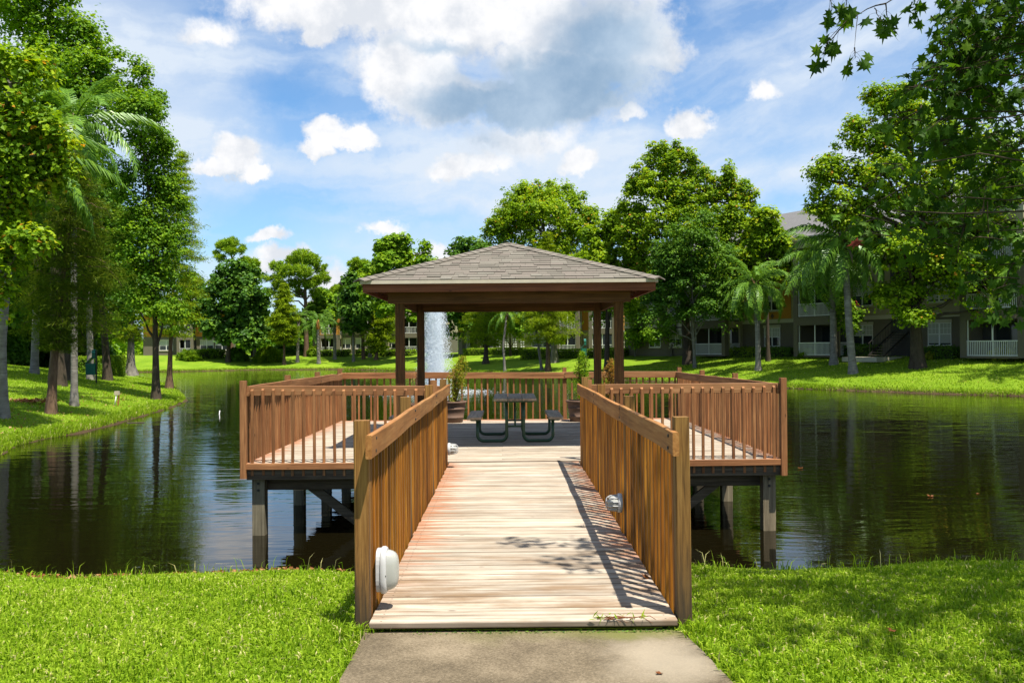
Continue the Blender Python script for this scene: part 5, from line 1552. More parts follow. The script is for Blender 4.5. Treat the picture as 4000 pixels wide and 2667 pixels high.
pine('pine_tree', 'rounded pine top beside the bright many peaked tree', (1420, None, 124), [(1395, 1030, 40, 22), (1425, 1045, 45, 26), (1385, 1065, 28, 18), (1440, 1085, 40, 24), (1345, 1135, 38, 16), (1320, 1130, 24, 14)], .25, 6000, .62, 54)
bush('saw_palmetto', 'spiky saw palmetto clump on the far left lawn', (1050, 1413), 104, 52, 'lf_hedge', 2600, 1.0, .14, 55, spiky=True)
hedge('two_tier_hedge', 'dark clipped hedge below the orange house on the far left', (772, 1402), (880, 1400), 34, 2.2, 'lf_hedge', .28, 60, 56, rough=.12, tone=.30)
bush('flax_bush', 'pale green leafy bush at the left end of the far lawn', (735, 1407), 90, 36, 'lf_hedge', 2000, .6, .25, 57, spiky=True)
bush('round_bush', 'dark rounded bush at the foot of the dense dark tree', (925, 1410), 82, 48, 'lf_dark', 2200, .5, .6, 58)
bush('round_bush', 'yellow green bush under the big spreading pine', (1225, 1388), 60, 32, 'lf_hedge', 1300, .5, .5, 59)
bush('round_bush', 'dark bush row behind the pale palm trunk on the far bank', (1130, None, 132), 150, 48, 'lf_dark', 2600, .55, .6, 60)
for k_, (pa, pb, lab) in enumerate(((1255, 1350, 'low hedge in front of the orange balcony house on the far bank'), (1390, 1470, 'low hedge in front of the tan house left of the gazebo'), (1480, 1600, 'low hedge seen between the left gazebo posts'))):
    hedge('house_hedge', lab, (pa, 1389), (pb, 1391), 22, 1.6, 'lf_hedge', .26, 60, 61 + k_, rough=.1, tone=.5)

broadleaf('young_tree', 'dark young tree hiding the gable of the far left house', (765, None, 127), [(765, 1170, 50, 60), (735, 1120, 45, 55), (800, 1210, 45, 45), (750, 1240, 60, 45)], .2, 'lf_dark', 8000, .38, seed=63, sig=.55)
broadleaf('young_tree', 'green young tree between the spreading pine and the gabled house', (1272, None, 131), [(1262, 1190, 45, 55), (1235, 1230, 50, 50), (1285, 1240, 40, 45)], .18, 'lf_mid', 6500, .38, seed=64, sig=.55)
broadleaf('young_tree', 'low dark tree left of the palm with the orange crownshaft', (1205, None, 130), [(1200, 1260, 50, 40), (1170, 1290, 40, 35)], .15, 'lf_dark', 4000, .38, seed=65, sig=.5)

# ---- behind the gazebo
broadleaf('oak_tree', 'dark tree with grey trunk just right of the fountain', (1827, 1388), [(1825, 965, 55, 32), (1790, 985, 40, 30), (1870, 1000, 70, 60), (1800, 1080, 90, 80), (1830, 1180, 110, 90), (1790, 1260, 80, 70), (1880, 1290, 80, 45), (1740, 1200, 70, 90)], .24, 'lf_dark', 15000, .34, seed=71, sig=.5, bk='bark_grey')
cypress('cypress_tree', 'shady cypress on a dark trunk behind the picnic table', (1898, 1420), (1905, 1080), [(1350, 70), (1300, 90), (1240, 85), (1160, 55), (1090, 10)], .26, n=13000, leaf=.36, asp=.16, seed=72, bk='bark_dark', tone=.25)
palm('queen_palm', 'slender palm with dark leaning trunk behind the picnic table', (1972, 1451), (1980, 1225), 2.9, .13, 14, [(1966, 1350)], 73, 40)
broadleaf('young_tree', 'small broadleaf tree behind the bright hedge in the centre', (1994, 1391), [(1990, 1240, 70, 50), (2030, 1290, 55, 40), (1960, 1300, 50, 35)], .13, 'lf_mid', 4500, .30, seed=74)
palm('queen_palm', 'palm with pale leaning trunk beside the bright cypress', (2116, 1445), (2088, 1215), 2.9, .15, 14, [(2108, 1380), (2096, 1310)], 75, 40)
cypress('cypress_tree', 'bright yellow green cypress whose tip shows over the gazebo roof', (2141, 1451), (2136, 905), [(1345, 60), (1310, 105), (1250, 112), (1180, 90), (1080, 60), (980, 34), (915, 6)], .22, n=26000, leaf=.34, asp=.16, seed=76, bk='bark_brown', flare=1.8)
broadleaf('sycamore_tree', 'wide domed sycamore towering behind the gazebo roof', (2167, 1416),
          [(2110, 780, 110, 75), (2040, 810, 90, 80), (2190, 790, 90, 80), (2110, 850, 150, 90), (1990, 870, 90, 90), (2250, 860, 80, 90), (1950, 940, 70, 80), (2110, 920, 200, 130), (2270, 930, 75, 110), (1930, 1030, 55, 60), (2150, 1040, 220, 130), (2300, 1020, 60, 70), (2030, 1100, 130, 110), (2240, 1150, 120, 110)],
          .34, 'lf_syc', 50000, .23, 'bark_grey', 26, .42, seed=77, special=.012)
broadleaf('poplar_tree', 'lighter green tree filling the gap between the two big trees', (2370, None, 78), [(2385, 880, 50, 60), (2350, 960, 80, 80), (2420, 960, 70, 90), (2380, 1060, 110, 100), (2320, 1120, 80, 90), (2450, 1120, 70, 90), (2390, 1210, 100, 70)], .25, 'lf_syc', 12000, .27, seed=78)
hedge('clipped_hedge', 'long sunlit clipped hedge in front of the pale wall behind the gazebo', (1806, 1391), (2095, 1386), 30, 1.8, leaf=.17, dens=150, seed=79, rough=.07, tone=.6)
hedge('clipped_hedge', 'nearer dark fronted hedge right of the picnic table view', (2034, 1406), (2318, 1396), 40, 1.9, leaf=.17, dens=160, seed=80, rough=.07, tone=.5)
hedge('clipped_hedge', 'clipped hedge between the right gazebo posts', (2345, 1398), (2420, 1397), 36, 1.6, leaf=.17, dens=160, seed=81, rough=.07, tone=.4)

# ---- right bank
broadleaf('poplar_tree', 'largest many peaked bright green tree right of the gazebo', (2690, 1422),
          [(2545, 660, 28, 95), (2580, 625, 28, 75), (2640, 635, 30, 85), (2690, 660, 30, 90), (2610, 680, 40, 90), (2495, 720, 36, 90), (2530, 760, 50, 100), (2465, 790, 36, 80), (2440, 850, 30, 70), (2600, 790, 70, 110), (2680, 770, 60, 120), (2745, 740, 40, 90), (2780, 800, 50, 110), (2845, 720, 28, 70), (2850, 790, 50, 100), (2900, 770, 30, 80), (2935, 830, 36, 80), (2945, 900, 36, 70),
           (2450, 930, 46, 80), (2500, 890, 60, 100), (2580, 920, 90, 120), (2680, 920, 100, 130), (2780, 930, 90, 130), (2870, 920, 80, 110), (2470, 1020, 60, 90), (2540, 1060, 90, 120), (2640, 1080, 110, 130), (2760, 1090, 110, 130), (2870, 1060, 90, 120), (2930, 1000, 50, 90), (2500, 1150, 70, 90), (2890, 1160, 70, 80)],
          .40, 'lf_syc', 72000, .195, 'bark_dark', 26, .34, seed=82, special=.01, tone=.40, fwd=.35)
broadleaf('laurel_oak', 'darker small leaved tree in front of the largest bright tree', (2714, 1437),
          [(2700, 960, 110, 120), (2790, 1050, 120, 110), (2630, 1060, 110, 120), (2700, 1140, 150, 110), (2840, 1170, 100, 100), (2600, 1190, 100, 90), (2760, 1240, 130, 70), (2560, 1260, 70, 60)],
          .13, 'lf_dark', 30000, .16, 'bark_grey', 28, .36, seed=83, tone=.5, fwd=.5)
broadleaf('crape_myrtle', 'low pale green shrubby tree against the right gazebo post', (2480, 1392), [(2490, 1250, 60, 50), (2540, 1310, 80, 50), (2470, 1330, 60, 40)], .08, 'lf_mid', 6500, .19, 'bark_grey', seed=84)
broadleaf('young_tree', 'thin tree with spreading pale branches in front of the left balconies', (2622, 1392), [(2640, 1280, 70, 45), (2590, 1320, 60, 40), (2700, 1330, 60, 25)], .09, 'lf_mid', 5000, .18, 'bark_grey', seed=85)
palm('queen_palm', 'shorter queen palm with yellow flower stalk in front of the orange wall', (2962, 1446), (2950, 1118), 3.6, .21, 30, [(2960, 1300)], 86, 56, infl=True, spathe=4.2, elev=(82, -55))
palm('queen_palm', 'tall straight queen palm beside the curved one on the right bank', (3257, 1424), (3245, 1020), 4.6, .26, 34, [(3255, 1250)], 87, 56, elev=(78, -58))
palm('queen_palm', 'tall queen palm with curved pale trunk nearest the water on the right bank', (3333, 1459), (3297, 945), 4.7, .25, 36, [(3318, 1290), (3308, 1120)], 88, 60, elev=(82, -52), spathe=5.0)
broadleaf('poplar_tree', 'bright tree top between the largest tree and the grey house roof', (3000, None, 70), [(2990, 880, 50, 60), (3030, 940, 60, 60), (2970, 980, 70, 70), (3050, 1020, 50, 60), (3000, 1090, 70, 60)], .16, 'lf_syc', 7500, .26, seed=89)
broadleaf('sycamore_tree', 'wide yellow green sycamore with thick dark trunk on the right lawn', (3585, 1437),
          [(3420, 400, 45, 55), (3470, 380, 50, 60), (3530, 390, 60, 65), (3450, 450, 80, 60), (3345, 500, 50, 55), (3310, 560, 55, 55), (3390, 570, 70, 60), (3480, 560, 90, 90), (3560, 470, 80, 90), (3250, 640, 45, 45), (3230, 700, 60, 55), (3310, 690, 70, 70), (3210, 770, 50, 45), (3205, 835, 60, 45), (3280, 860, 80, 50), (3360, 890, 80, 55), (3450, 1010, 80, 70), (3280, 790, 70, 55), (3390, 720, 90, 80), (3470, 700, 90, 90), (3390, 820, 90, 60), (3620, 540, 130, 150), (3700, 730, 170, 140), (3860, 640, 160, 140), (3560, 830, 150, 110), (3800, 880, 190, 130), (3960, 800, 130, 180), (3530, 990, 130, 90), (3620, 1110, 140, 100), (3500, 1170, 100, 80), (3720, 1040, 130, 100), (3560, 1250, 90, 50), (3800, 1110, 140, 100), (3920, 1000, 120, 110), (3870, 1210, 90, 60)],
          .42, 'lf_syc', 58000, .19, 'bark_dark', 24, .40, seed=90, special=.012, fwd=.3, trunk_top=(3560, 620), lean=[(3575, 1250), (3570, 1000)])
palm('queen_palm', 'queen palm beyond the right edge with one frond hanging into view', (4110, None, 50), (4085, 1010), 4.2, .22, 18, None, 91, 56, elev=(70, -60))
broadleaf('crape_myrtle', 'slim crape myrtle with pink flowers between the two tall palms', (3318, 1410), [(3290, 1230, 35, 40), (3320, 1280, 40, 40), (3300, 1200, 22, 24), (3340, 1240, 25, 30)], .05, 'lf_mid', 2400, .16, 'bark_grey', seed=92)
fl_o = base_of((3318, 1410))
n = 90; C = np.concatenate([to_local(px, py, fl_o) + rng.normal(0, .13, (30, 3)) for px, py in ((3268, 1203), (3340, 1190), (3290, 1188))])
V, F = leaf_quads(C, rng.normal(size=(n, 3)), .12, .8, .3)
add('blossoms', mesh_np('blossoms', V, F, M['petal'], rnd_for(n, 2)), bpy.data.objects['crape_myrtle.001'])
hd_b = [((2850, 1398), (2960, 1397), 36, 'leggy hedge under the cream balcony left of the shorter palm'), ((2965, 1397), (3085, 1396), 36, 'dark hedge below the window behind the shorter palm'), ((3270, 1396), (3400, 1398), 46, 'dark hedge below the window right of the curved palm'), ((3598, 1404), (3728, 1404), 46, 'dark hedge below the window right of the sycamore trunk')]
for k_, (pa, pb, hp, lab) in enumerate(hd_b):
    hedge('house_hedge', lab, pa, pb, hp, 1.3, 'lf_hedge' if k_ == 0 else 'lf_dark', .13, 200, 100 + k_, rough=.12, tone=.5)
bush('round_bush', 'pale yellow green bush in front of the left white balcony rail', (3155, 1397), 76, 36, 'lf_hedge', 1500, .17, .6, 110)
bush('round_bush', 'round pale bush in front of the rightmost white balcony rail', (3920, 1405), 110, 50, 'lf_yel', 2200, .16, .6, 111)
bush('round_bush', 'small silvery bush at the foot of the sycamore trunk', (3640, 1402), 60, 34, 'lf_yel', 900, .14, .6, 112)

# ---- distant woods behind everything, one mass
rg = np.random.default_rng(5)
n = 45000
ang = rg.uniform(-.62, .62, n); dist = rg.uniform(165, 225, n)
hmax = 7.0 + 2.5 * np.sin(ang * 37) + 2.0 * np.sin(ang * 91 + 1) + 1.5 * np.sin(ang * 173)
zz = 0.6 + rg.random(n) ** .8 * np.maximum(hmax, 2.5)
C = np.stack([np.sin(ang) * dist, np.cos(ang) * dist, zz], 1)
V, F = leaf_quads(C, rg.normal(size=(n, 3)) + np.array([0, -.3, .8]), 1.25, .8, .3, rg)
tag(add('distant_woods', mesh_np('distant_woods', V, F, M['lf_mid'], rnd_for(n, 2, base=.3 + .2 * np.sin(ang[:, ] * 60), rg=rg))), 'distant belt of woods beyond the houses', 'woods', kind='stuff')

# ---- near maple overhead on the right
mx, my_ = 6.4, 4.8
maple = thing('maple_tree', 'near maple with dark lobed leaves hanging into the upper right corner', 'tree', (mx, my_, gz(mx, my_)))
LOBE = [(0, -.50), (.10, -.22), (.34, -.30), (.24, -.06), (.50, .10), (.20, .14), (.22, .26), (.06, .24), (0, .60), (-.06, .24), (-.22, .26), (-.20, .14), (-.50, .10), (-.24, -.06), (-.34, -.30), (-.10, -.22)]
LV = np.array([(0, 0, 0)] + [(x, y, -.35 * abs(x) ** 1.2 - .12 * max(y, 0)) for x, y in LOBE])
LF_ = np.array([(0, i + 1, (i + 1) % 16 + 1) for i in range(16)])
rg = np.random.default_rng(9)
twigs = NPM(); leafs = []          # leaf: (position, rotation matrix, size)


def maple_spray(c, out, L, nlv, size=.125, petiole=True):
    """A twig from c along out with paired leaves that hang from it."""
    out = np.asarray(out, float); out /= np.linalg.norm(out)
    p = limb_pts(c, c + out * L + np.array([0, 0, -.18 * L]), .05, 5, rg, .02)
    twigs.put(*tube_np(p, np.linspace(.006, .002, 5), 4))
    for i in range(nlv):
        q = .2 + .8 * (i + .5) / nlv
        b = np.array([np.interp(q * 4, range(5), p[:, k]) for k in range(3)])
        sd = np.cross(out, [0, 0, 1]); sd /= np.linalg.norm(sd) + 1e-9
        pet = sd * (1 if i % 2 else -1) * rg.uniform(.3, 1) + out * .5 + np.array([0, 0, rg.uniform(-.6, .3)]) + rg.normal(size=3) * .25
        pet /= np.linalg.norm(pet); pl = rg.uniform(.03, .08)
        e = b + pet * pl
        if petiole: twigs.put(*tube_np(np.array([b, (b + e) / 2 + [0, 0, .004], e]), [.0016, .0012, .001], 3))
        yv = pet * .6 + np.array([0, 0, -rg.uniform(.2, 1.1)]); yv /= np.linalg.norm(yv)
        zv = np.array([0, 0, 1.0]) + rg.normal(size=3) * .5; zv -= yv * zv.dot(yv); zv /= np.linalg.norm(zv)
        xv = np.cross(yv, zv)
        s_ = size * rg.uniform(.65, 1.25)
        leafs.append((e + yv * s_ * .5, np.stack([xv, yv, zv], 1), s_))


def w2l(v): return np.array([v.x - mx, v.y - my_, v.z - maple.location.z])


def branch(a, b, r, n=7, wob=.03):
    p = limb_pts(a, b, .06, n, rg, wob); twigs.put(*tube_np(p, np.linspace(r, r * .35, n), 6)); return p


stem = branch(np.array([0, 0, -.2]), np.array([-.2, .1, 3.2]), .17, 5, .01)
branch(np.array([-.2, .1, 3.2]), np.array([-.1, .3, 8.6]), .12, 6, .01)
forks = []
# visible sprays: photograph pixel, distance, spread in metres, leaves
VIS = [(3870, 90, 8.2, .42, 80), (3930, 260, 8.6, .48, 100), (3780, 210, 8.0, .34, 70), (3700, 330, 7.8, .26, 44), (3830, 400, 8.4, .42, 84), (3960, 480, 8.8, .45, 84), (3720, 470, 8.0, .30, 46), (3600, 505, 7.8, .26, 26),
       (3860, 600, 8.6, .40, 60), (3700, 620, 8.2, .30, 36), (3530, 680, 7.6, .22, 22), (3930, 720, 8.6, .42, 60), (3760, 780, 8.4, .36, 44), (3600, 800, 8.0, .26, 20), (3430, 860, 7.6, .20, 24), (3900, 900, 8.4, .42, 60), (3740, 940, 8.4, .32, 34),
       (3960, 1050, 8.2, .34, 40), (3830, 1070, 8.2, .28, 26), (3990, 1180, 8.0, .22, 14), (3990, 90, 7.6, .35, 50), (3800, 40, 7.8, .30, 44)]
for (px, py, dd, sp, nl_) in VIS:
    c = w2l(at_depth(px, py, dd))
    a = np.array([-.15, .1, np.clip(c[2] - .9, 1.6, 6.5)])
    bp = branch(a, c + np.array([sp * .6, 0, .08]), .015, 8, .02)
    k = max(4, int(nl_ / (2.4 if py < 380 else 4.6)))
    for j in range(k):
        q = rg.uniform(.60, 1.0); b0 = np.array([np.interp(q * 7, range(8), bp[:, i]) for i in range(3)])
        d_ = rg.normal(size=3) * np.array([1, 1, .55]) + np.array([-.5, 0, -.1])
        b0 = c + rg.normal(size=3) * sp * np.array([.55, .55, .45]) - d_ / np.linalg.norm(d_) * .2
        maple_spray(b0, d_, rg.uniform(.25, .5), 7)
# the separate bough along the top edge
b1 = w2l(at_depth(3760, -130, 7.4)); b2 = w2l(at_depth(3460, 15, 7.2)); b3 = w2l(at_depth(3350, 60, 7.1)); b4 = w2l(at_depth(3240, 150, 7.0))
branch(np.array([-.15, .1, 3.0]), b1, .03, 8, .01); branch(b1, b2, .012, 5, .01); branch(b2, b3, .007, 4, .01); branch(b3, b4, .005, 4, .01)
hg = w2l(at_depth(3338, 186, 7.05)); branch(b3 + [0, 0, -.01], hg, .0035, 4, .0)
for (c, d_, L, nl_) in ((b4, (-.3, 0, -.6), .12, 7), (b4 * .5 + b3 * .5, (-.6, .2, -.5), .14, 7), (b3, (-.3, .3, .3), .14, 7), (b3 * .4 + b2 * .6, (.1, -.3, -.5), .12, 5), (b2, (.2, .3, -.6), .15, 6), (b2 * .5 + b1 * .5, (-.2, .3, -.6), .2, 8), (b1, (-.3, .2, -.4), .25, 9), (hg, (.1, .1, -.7), .07, 7), (w2l(at_depth(3240, -30, 7.0)), (.1, 0, -.6), .12, 5), (w2l(at_depth(3300, -25, 7.0)), (.1, 0, -.6), .1, 4)):
    maple_spray(np.asarray(c), d_, L, nl_, .13)
nvis = len(leafs)
# unseen rest of the crown, above and beside the frame, shaped by its lawn shadow
for j in range(1100):
    a = rg.uniform(0, 2 * pi); r_ = 3.4 * math.sqrt(rg.random())
    c = np.array([math.cos(a) * r_ * 1.0 - 1.7, math.sin(a) * r_ * .95 - .7, 4.0 + rg.random() * 4.0 * (1 - .5 * r_ / 3.4)])
    wd_ = (c[0] + mx) / max(.1, c[1] + my_)
    hgt = (c[2] + maple.location.z - EYE) / max(.1, c[1] + my_)
    if c[1] + my_ > -.5 and wd_ < .60 + .9 / max(.5, c[1] + my_) and hgt < .38 + .9 / max(.5, c[1] + my_): continue
    hh = c[2] + maple.location.z
    sxx, syy = c[0] + mx - .245 * hh, c[1] + my_ + .31 * hh
    if (sxx < 1.2 or syy < 5.95 - .84 * (sxx - 1.78)) and not (sxx > .45 and 7.2 < syy < 9.2 and rg.random() < .35): continue
    if sxx > 4.2 and rg.random() < .5: continue
    for q in range(2): maple_spray(c + rg.normal(size=3) * .35, rg.normal(size=3) * np.array([1, 1, .5]) + np.array([math.cos(a), math.sin(a), -.2]), .45, 11, .135, False)
add('trunk', twigs.mesh('trunk', M['bark_dark']), maple)
# the 300 leaves that show largest are pieces of their own
order = sorted(range(nvis), key=lambda i: np.linalg.norm(leafs[i][0] + np.array([mx, my_, maple.location.z - EYE])) / leafs[i][2])
lm = [mesh_np('leaf', LV, LF_, M['lf_maple'], np.full(16, v)) for v in (.1, .25, .4, .55, .7, .85, 1.0)]
single = set(order[:300])
for i in order[:300]:
    c, m_, s_ = leafs[i]
    o = add('leaf', lm[rg.choice(7, p=[.17, .21, .22, .19, .13, .077, .003])], maple, tuple(c))
    o.rotation_euler = Matrix(m_.tolist()).to_euler(); o.scale = (s_, s_, s_)
Vs = []; k = 0
rest_ = [leafs[i] for i in range(len(leafs)) if i not in single]
V = np.stack([(LV * s_) @ m_.T + c for c, m_, s_ in rest_])
F = (np.arange(len(rest_))[:, None, None] * 17 + LF_[None]).reshape(-1, 3)
tag(add('leaves', mesh_np('leaves', V.reshape(-1, 3), F, M['lf_maple'], np.repeat(np.clip(rg.normal(.4, .22, len(rest_)), 0, .9), 16)), maple), kind='stuff')

# ------------------------------------------------------------------ apartment houses round the pond


class House:
    """Long house: x runs along the front, y into the house; bays with balconies stand out towards -y."""
    def __init__(self, label, origin, ang, zb, fl=2.9, bars=0.115, name='apartment_house'):
        self.t = thing(name, label, 'apartment house', (origin[0], origin[1], zb), ang)
        self.fl = fl; self.bars = bars; self.k = 0
    def p(self, name, mb, mat, smooth=False, parent=None):
        return add(name, mb.mesh(name, M[mat], smooth), parent or self.t)
    def wall(self, x0, x1, y0, y1, z0, z1, mat, name='wall'):
        return self.p(name, MB().box(x0, x1, y0, y1, z0, z1), mat)
    def window(self, xc, z0, w_=1.45, h=1.35, y=0.0, two=True, lintel=True, blind=0.5):
        m = MB(); fw = .05
        x0, x1, z1 = xc - w_ / 2, xc + w_ / 2, z0 + h
        m.box(x0, x0 + fw, y - .05, y + .02, z0, z1).box(x1 - fw, x1, y - .05, y + .02, z0, z1).box(x0 + fw, x1 - fw, y - .048, y + .02, z1 - fw, z1).box(x0 + fw, x1 - fw, y - .048, y + .02, z0, z0 + fw)
        if two: m.box(xc - .05, xc + .05, y - .052, y + .02, z0 + fw, z1 - fw)
        m.box(x0 + fw, x1 - fw, y - .040, y + .015, z0 + h * .5 - .025, z0 + h * .5 + .025)
        for sx in ((x0 + fw, xc - .05), (xc + .05, x1 - fw)) if two else ((x0 + fw, x1 - fw),):
            for q in (1, 2): 
                xx = sx[0] + (sx[1] - sx[0]) * q / 3; m.box(xx - .012, xx + .012, y - .036, y + .01, z0 + h * .525, z1 - fw)
            m.box(sx[0], sx[1], y - .034, y + .01, z0 + h * .75 - .012, z0 + h * .75 + .012)
        f = self.p('window', m, 'white_paint')
        self.p('pane', MB().box(x0 + .01, x1 - .01, y - .022, y + .012, z0 + .01, z1 - .01), 'glass', parent=f)
        if blind: self.p('blind', MB().box(x0 + fw, x1 - fw, y - .027, y - .023, z0 + h * (1 - blind), z1 - fw), 'blind', parent=f)
        if lintel:
            self.p('lintel', MB().box(x0 - .06, x1 + .06, y - .09, y + .02, z1 + .004, z1 + .22), 'trim_cream')
            self.p('sill', MB().box(x0 - .04, x1 + .04, y - .10, y + .02, z0 - .11, z0 - .004), 'trim_cream')
    def rail(self, x0, x1, y, z0, h=.98, along='x'):
        m = MB()
        def bx(a0, a1, za, zb_, th):
            if along == 'x': m.box(a0, a1, y - th, y + th, za, zb_)
            else: m.box(y - th, y + th, a0, a1, za, zb_)
        bx(x0, x1, z0 + h - .06, z0 + h, .035); bx(x0, x1, z0 + .04, z0 + .10, .03)
        n = max(3, int((x1 - x0) / self.bars))
        for i in range(n + 1):
            xx = x0 + (x1 - x0) * i / n; bx(xx - .018, xx + .018, z0 + .08, z0 + h - .05, .016)
        self.p('balcony_rail', m, 'white_paint')
    def bay(self, x0, x1, dep=2.0, floors=3, side=True, colors=('wall_tan', 'wall_tan', 'wall_cream'), cream_side=True, ring=('wall_tan',)):
        fl = self.fl; pw = .42
        for f in range(floors):
            z = f * fl; c = colors[min(f, 2)]
            zo0, zo1 = z + .10, z + 2.32
            self.wall(x0, x0 + pw, -dep, -dep + pw, z, z + fl - .004, c, 'pillar'); 
            self.wall(x1 - pw, x1, -dep, -dep + pw, z, z + fl - .004, c, 'pillar')
            self.wall(x0 + pw, x1 - pw, -dep, -dep + .25, z + 2.34, z + fl - .004, c, 'spandrel')
            self.wall(x0 + pw, x1 - pw, -dep, -.004, z - .02, z + .09, c, 'balcony_floor')
            self.wall(x0 + .02, x0 + .2, -dep + pw, -.004, z, z + fl - .006, c, 'side_wall')
            sc = 'wall_cream' if cream_side else c
            if side:
                self.wall(x1 - .2, x1 - .02, -dep + pw, -dep + pw + .15, z, z + fl - .006, sc, 'side_wall')
                self.wall(x1 - .2, x1 - .02, -.30, -.004, z, z + fl - .006, sc, 'side_wall')
                self.wall(x1 - .2, x1 - .02, -dep + pw + .15, -.30, z + 2.34, z + fl - .006, sc, 'side_wall')
                self.rail(-dep + pw + .15, -.30, x1 - .11, z + .08, along='y')
            else:
                self.wall(x1 - .2, x1 - .02, -dep + pw, -.004, z, z + fl - .006, sc, 'side_wall')
            self.rail(x0 + pw, x1 - pw, -dep + .10, z + .08)
            xc = (x0 + x1) / 2
            fr = [MB().box(xc - .04, xc + .04, -dep + .12, -dep + .18, z + .1, z + 2.335), MB().box(x0 + pw, x0 + pw + .05, -dep + .14, -dep + .2, z + .1, z + 2.335), MB().box(x1 - pw - .05, x1 - pw, -dep + .14, -dep + .2, z + .1, z + 2.335)]
            for f_ in fr: self.p('screen_post', f_, 'white_paint')
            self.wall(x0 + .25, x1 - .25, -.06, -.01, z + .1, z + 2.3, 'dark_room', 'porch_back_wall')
            g = MB().box(xc - .9, xc + .9, -.10, -.065, z + .12, z + 2.2)
            self.p('sliding_door', g, 'glass')
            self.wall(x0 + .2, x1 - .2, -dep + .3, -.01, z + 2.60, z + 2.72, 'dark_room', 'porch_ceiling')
        self.wall(x0 - .05, x1 + .05, -dep - .05, -.002, floors * fl, floors * fl + .30, 'trim_cream', 'parapet')
        return self
    def roof(self, x0, x1, y0, y1, z, h, ov=.6, gable=False, mat='roof_grey'):
        x0 -= ov; x1 += ov; y0 -= ov; y1 += ov; ym = (y0 + y1) / 2; ins = 0.02 if gable else min((y1 - y0) / 2, (x1 - x0) / 2 - .1)
        v = [(x0, y0, z), (x1, y0, z), (x1, y1, z), (x0, y1, z), (x0 + ins, ym, z + h), (x1 - ins, ym, z + h)]
        r = self.p('roof', MB().raw(v, [(0, 1, 5, 4), (1, 2, 5), (2, 3, 4, 5), (3, 0, 4), (3, 2, 1, 0)]), mat)
        self.p('eave_board', MB().box(x0 + .02, x1 - .02, y0 + .005, y0 + .03, z - .24, z - .004).box(x0 + .005, x0 + .03, y0 + .035, y1 - .035, z - .24, z - .004).box(x1 - .03, x1 - .005, y0 + .035, y1 - .035, z - .24, z - .004), 'trim_cream')
        return r
    def gable(self, xc, w_, z, h, y, dep=6, wall='wall_cream'):
        x0, x1 = xc - w_ / 2, xc + w_ / 2
        self.p('gable_wall', MB().raw([(x0, y, z), (x1, y, z), (xc, y, z + h), (x0, y + .3, z), (x1, y + .3, z), (xc, y + .3, z + h)], [(0, 1, 2), (5, 4, 3), (0, 2, 5, 3), (1, 4, 5, 2), (0, 3, 4, 1)]), wall)
        o = .45
        self.p('gable_roof', MB().raw([(x0 - o, y - o, z - o * h / (w_ / 2)), (xc, y - o, z + h + .06), (x1 + o, y - o, z - o * h / (w_ / 2)), (x0 - o, y + dep, z - o * h / (w_ / 2)), (xc, y + dep, z + h + .06), (x1 + o, y + dep, z - o * h / (w_ / 2)),
                                      (x0 - o, y - o, z - o * h / (w_ / 2) + .2), (xc, y - o, z + h + .26), (x1 + o, y - o, z - o * h / (w_ / 2) + .2), (x0 - o, y + dep, z - o * h / (w_ / 2) + .2), (xc, y + dep, z + h + .26), (x1 + o, y + dep, z - o * h / (w_ / 2) + .2)],
              [(6, 7, 10, 9), (7, 8, 11, 10), (0, 3, 4, 1), (1, 4, 5, 2), (0, 1, 7, 6), (1, 2, 8, 7), (0, 6, 9, 3), (2, 5, 11, 8)]), 'roof_grey')
    def stairs(self, x0, x1, n=9, rise=.18, run=.27, y0=-2.6):
        for i in range(n): self.p('step', MB().box(x0, x1, y0 + i * run, y0 + i * run + .29, i * rise + rise - .05, i * rise + rise), 'wall_tan')
        for x in (x0, x1):
            m = MB()
            m.bar((x, y0 - .1, .95), (x, y0 + n * run, n * rise + .95), .05, .05); m.bar((x, y0 - .1, .12), (x, y0 + n * run, n * rise + .12), .05, .12)
            for i in range(n + 1): m.box(x - .012, x + .012, y0 + i * run - .01, y0 + i * run + .01, i * rise + .1, i * rise + .98)
            self.p('stair_rail', m, 'steel')


# ---- right house: front runs obliquely away to the left; x axis along (0.66, -0.75)
u = Vector((0.48, -0.877)).normalized(); ANG = math.atan2(u.y, u.x)
O = Vector((24.6, 68.3)); nrm = Vector((u.y, -u.x))


def house_x(px, org, uu, off=0.0):
    """Distance along a front (through org along uu, moved off towards the pond) where a pixel column meets it."""
    d = pix_dir(px, 1380); out = Vector((uu.y, -uu.x)); o = org + out * off
    # o + uu*k = t*d
    det = uu.x * (-d.y) - uu.y * (-d.x)
    return ((-o.x) * (-d.y) - (-o.y) * (-d.x)) / det


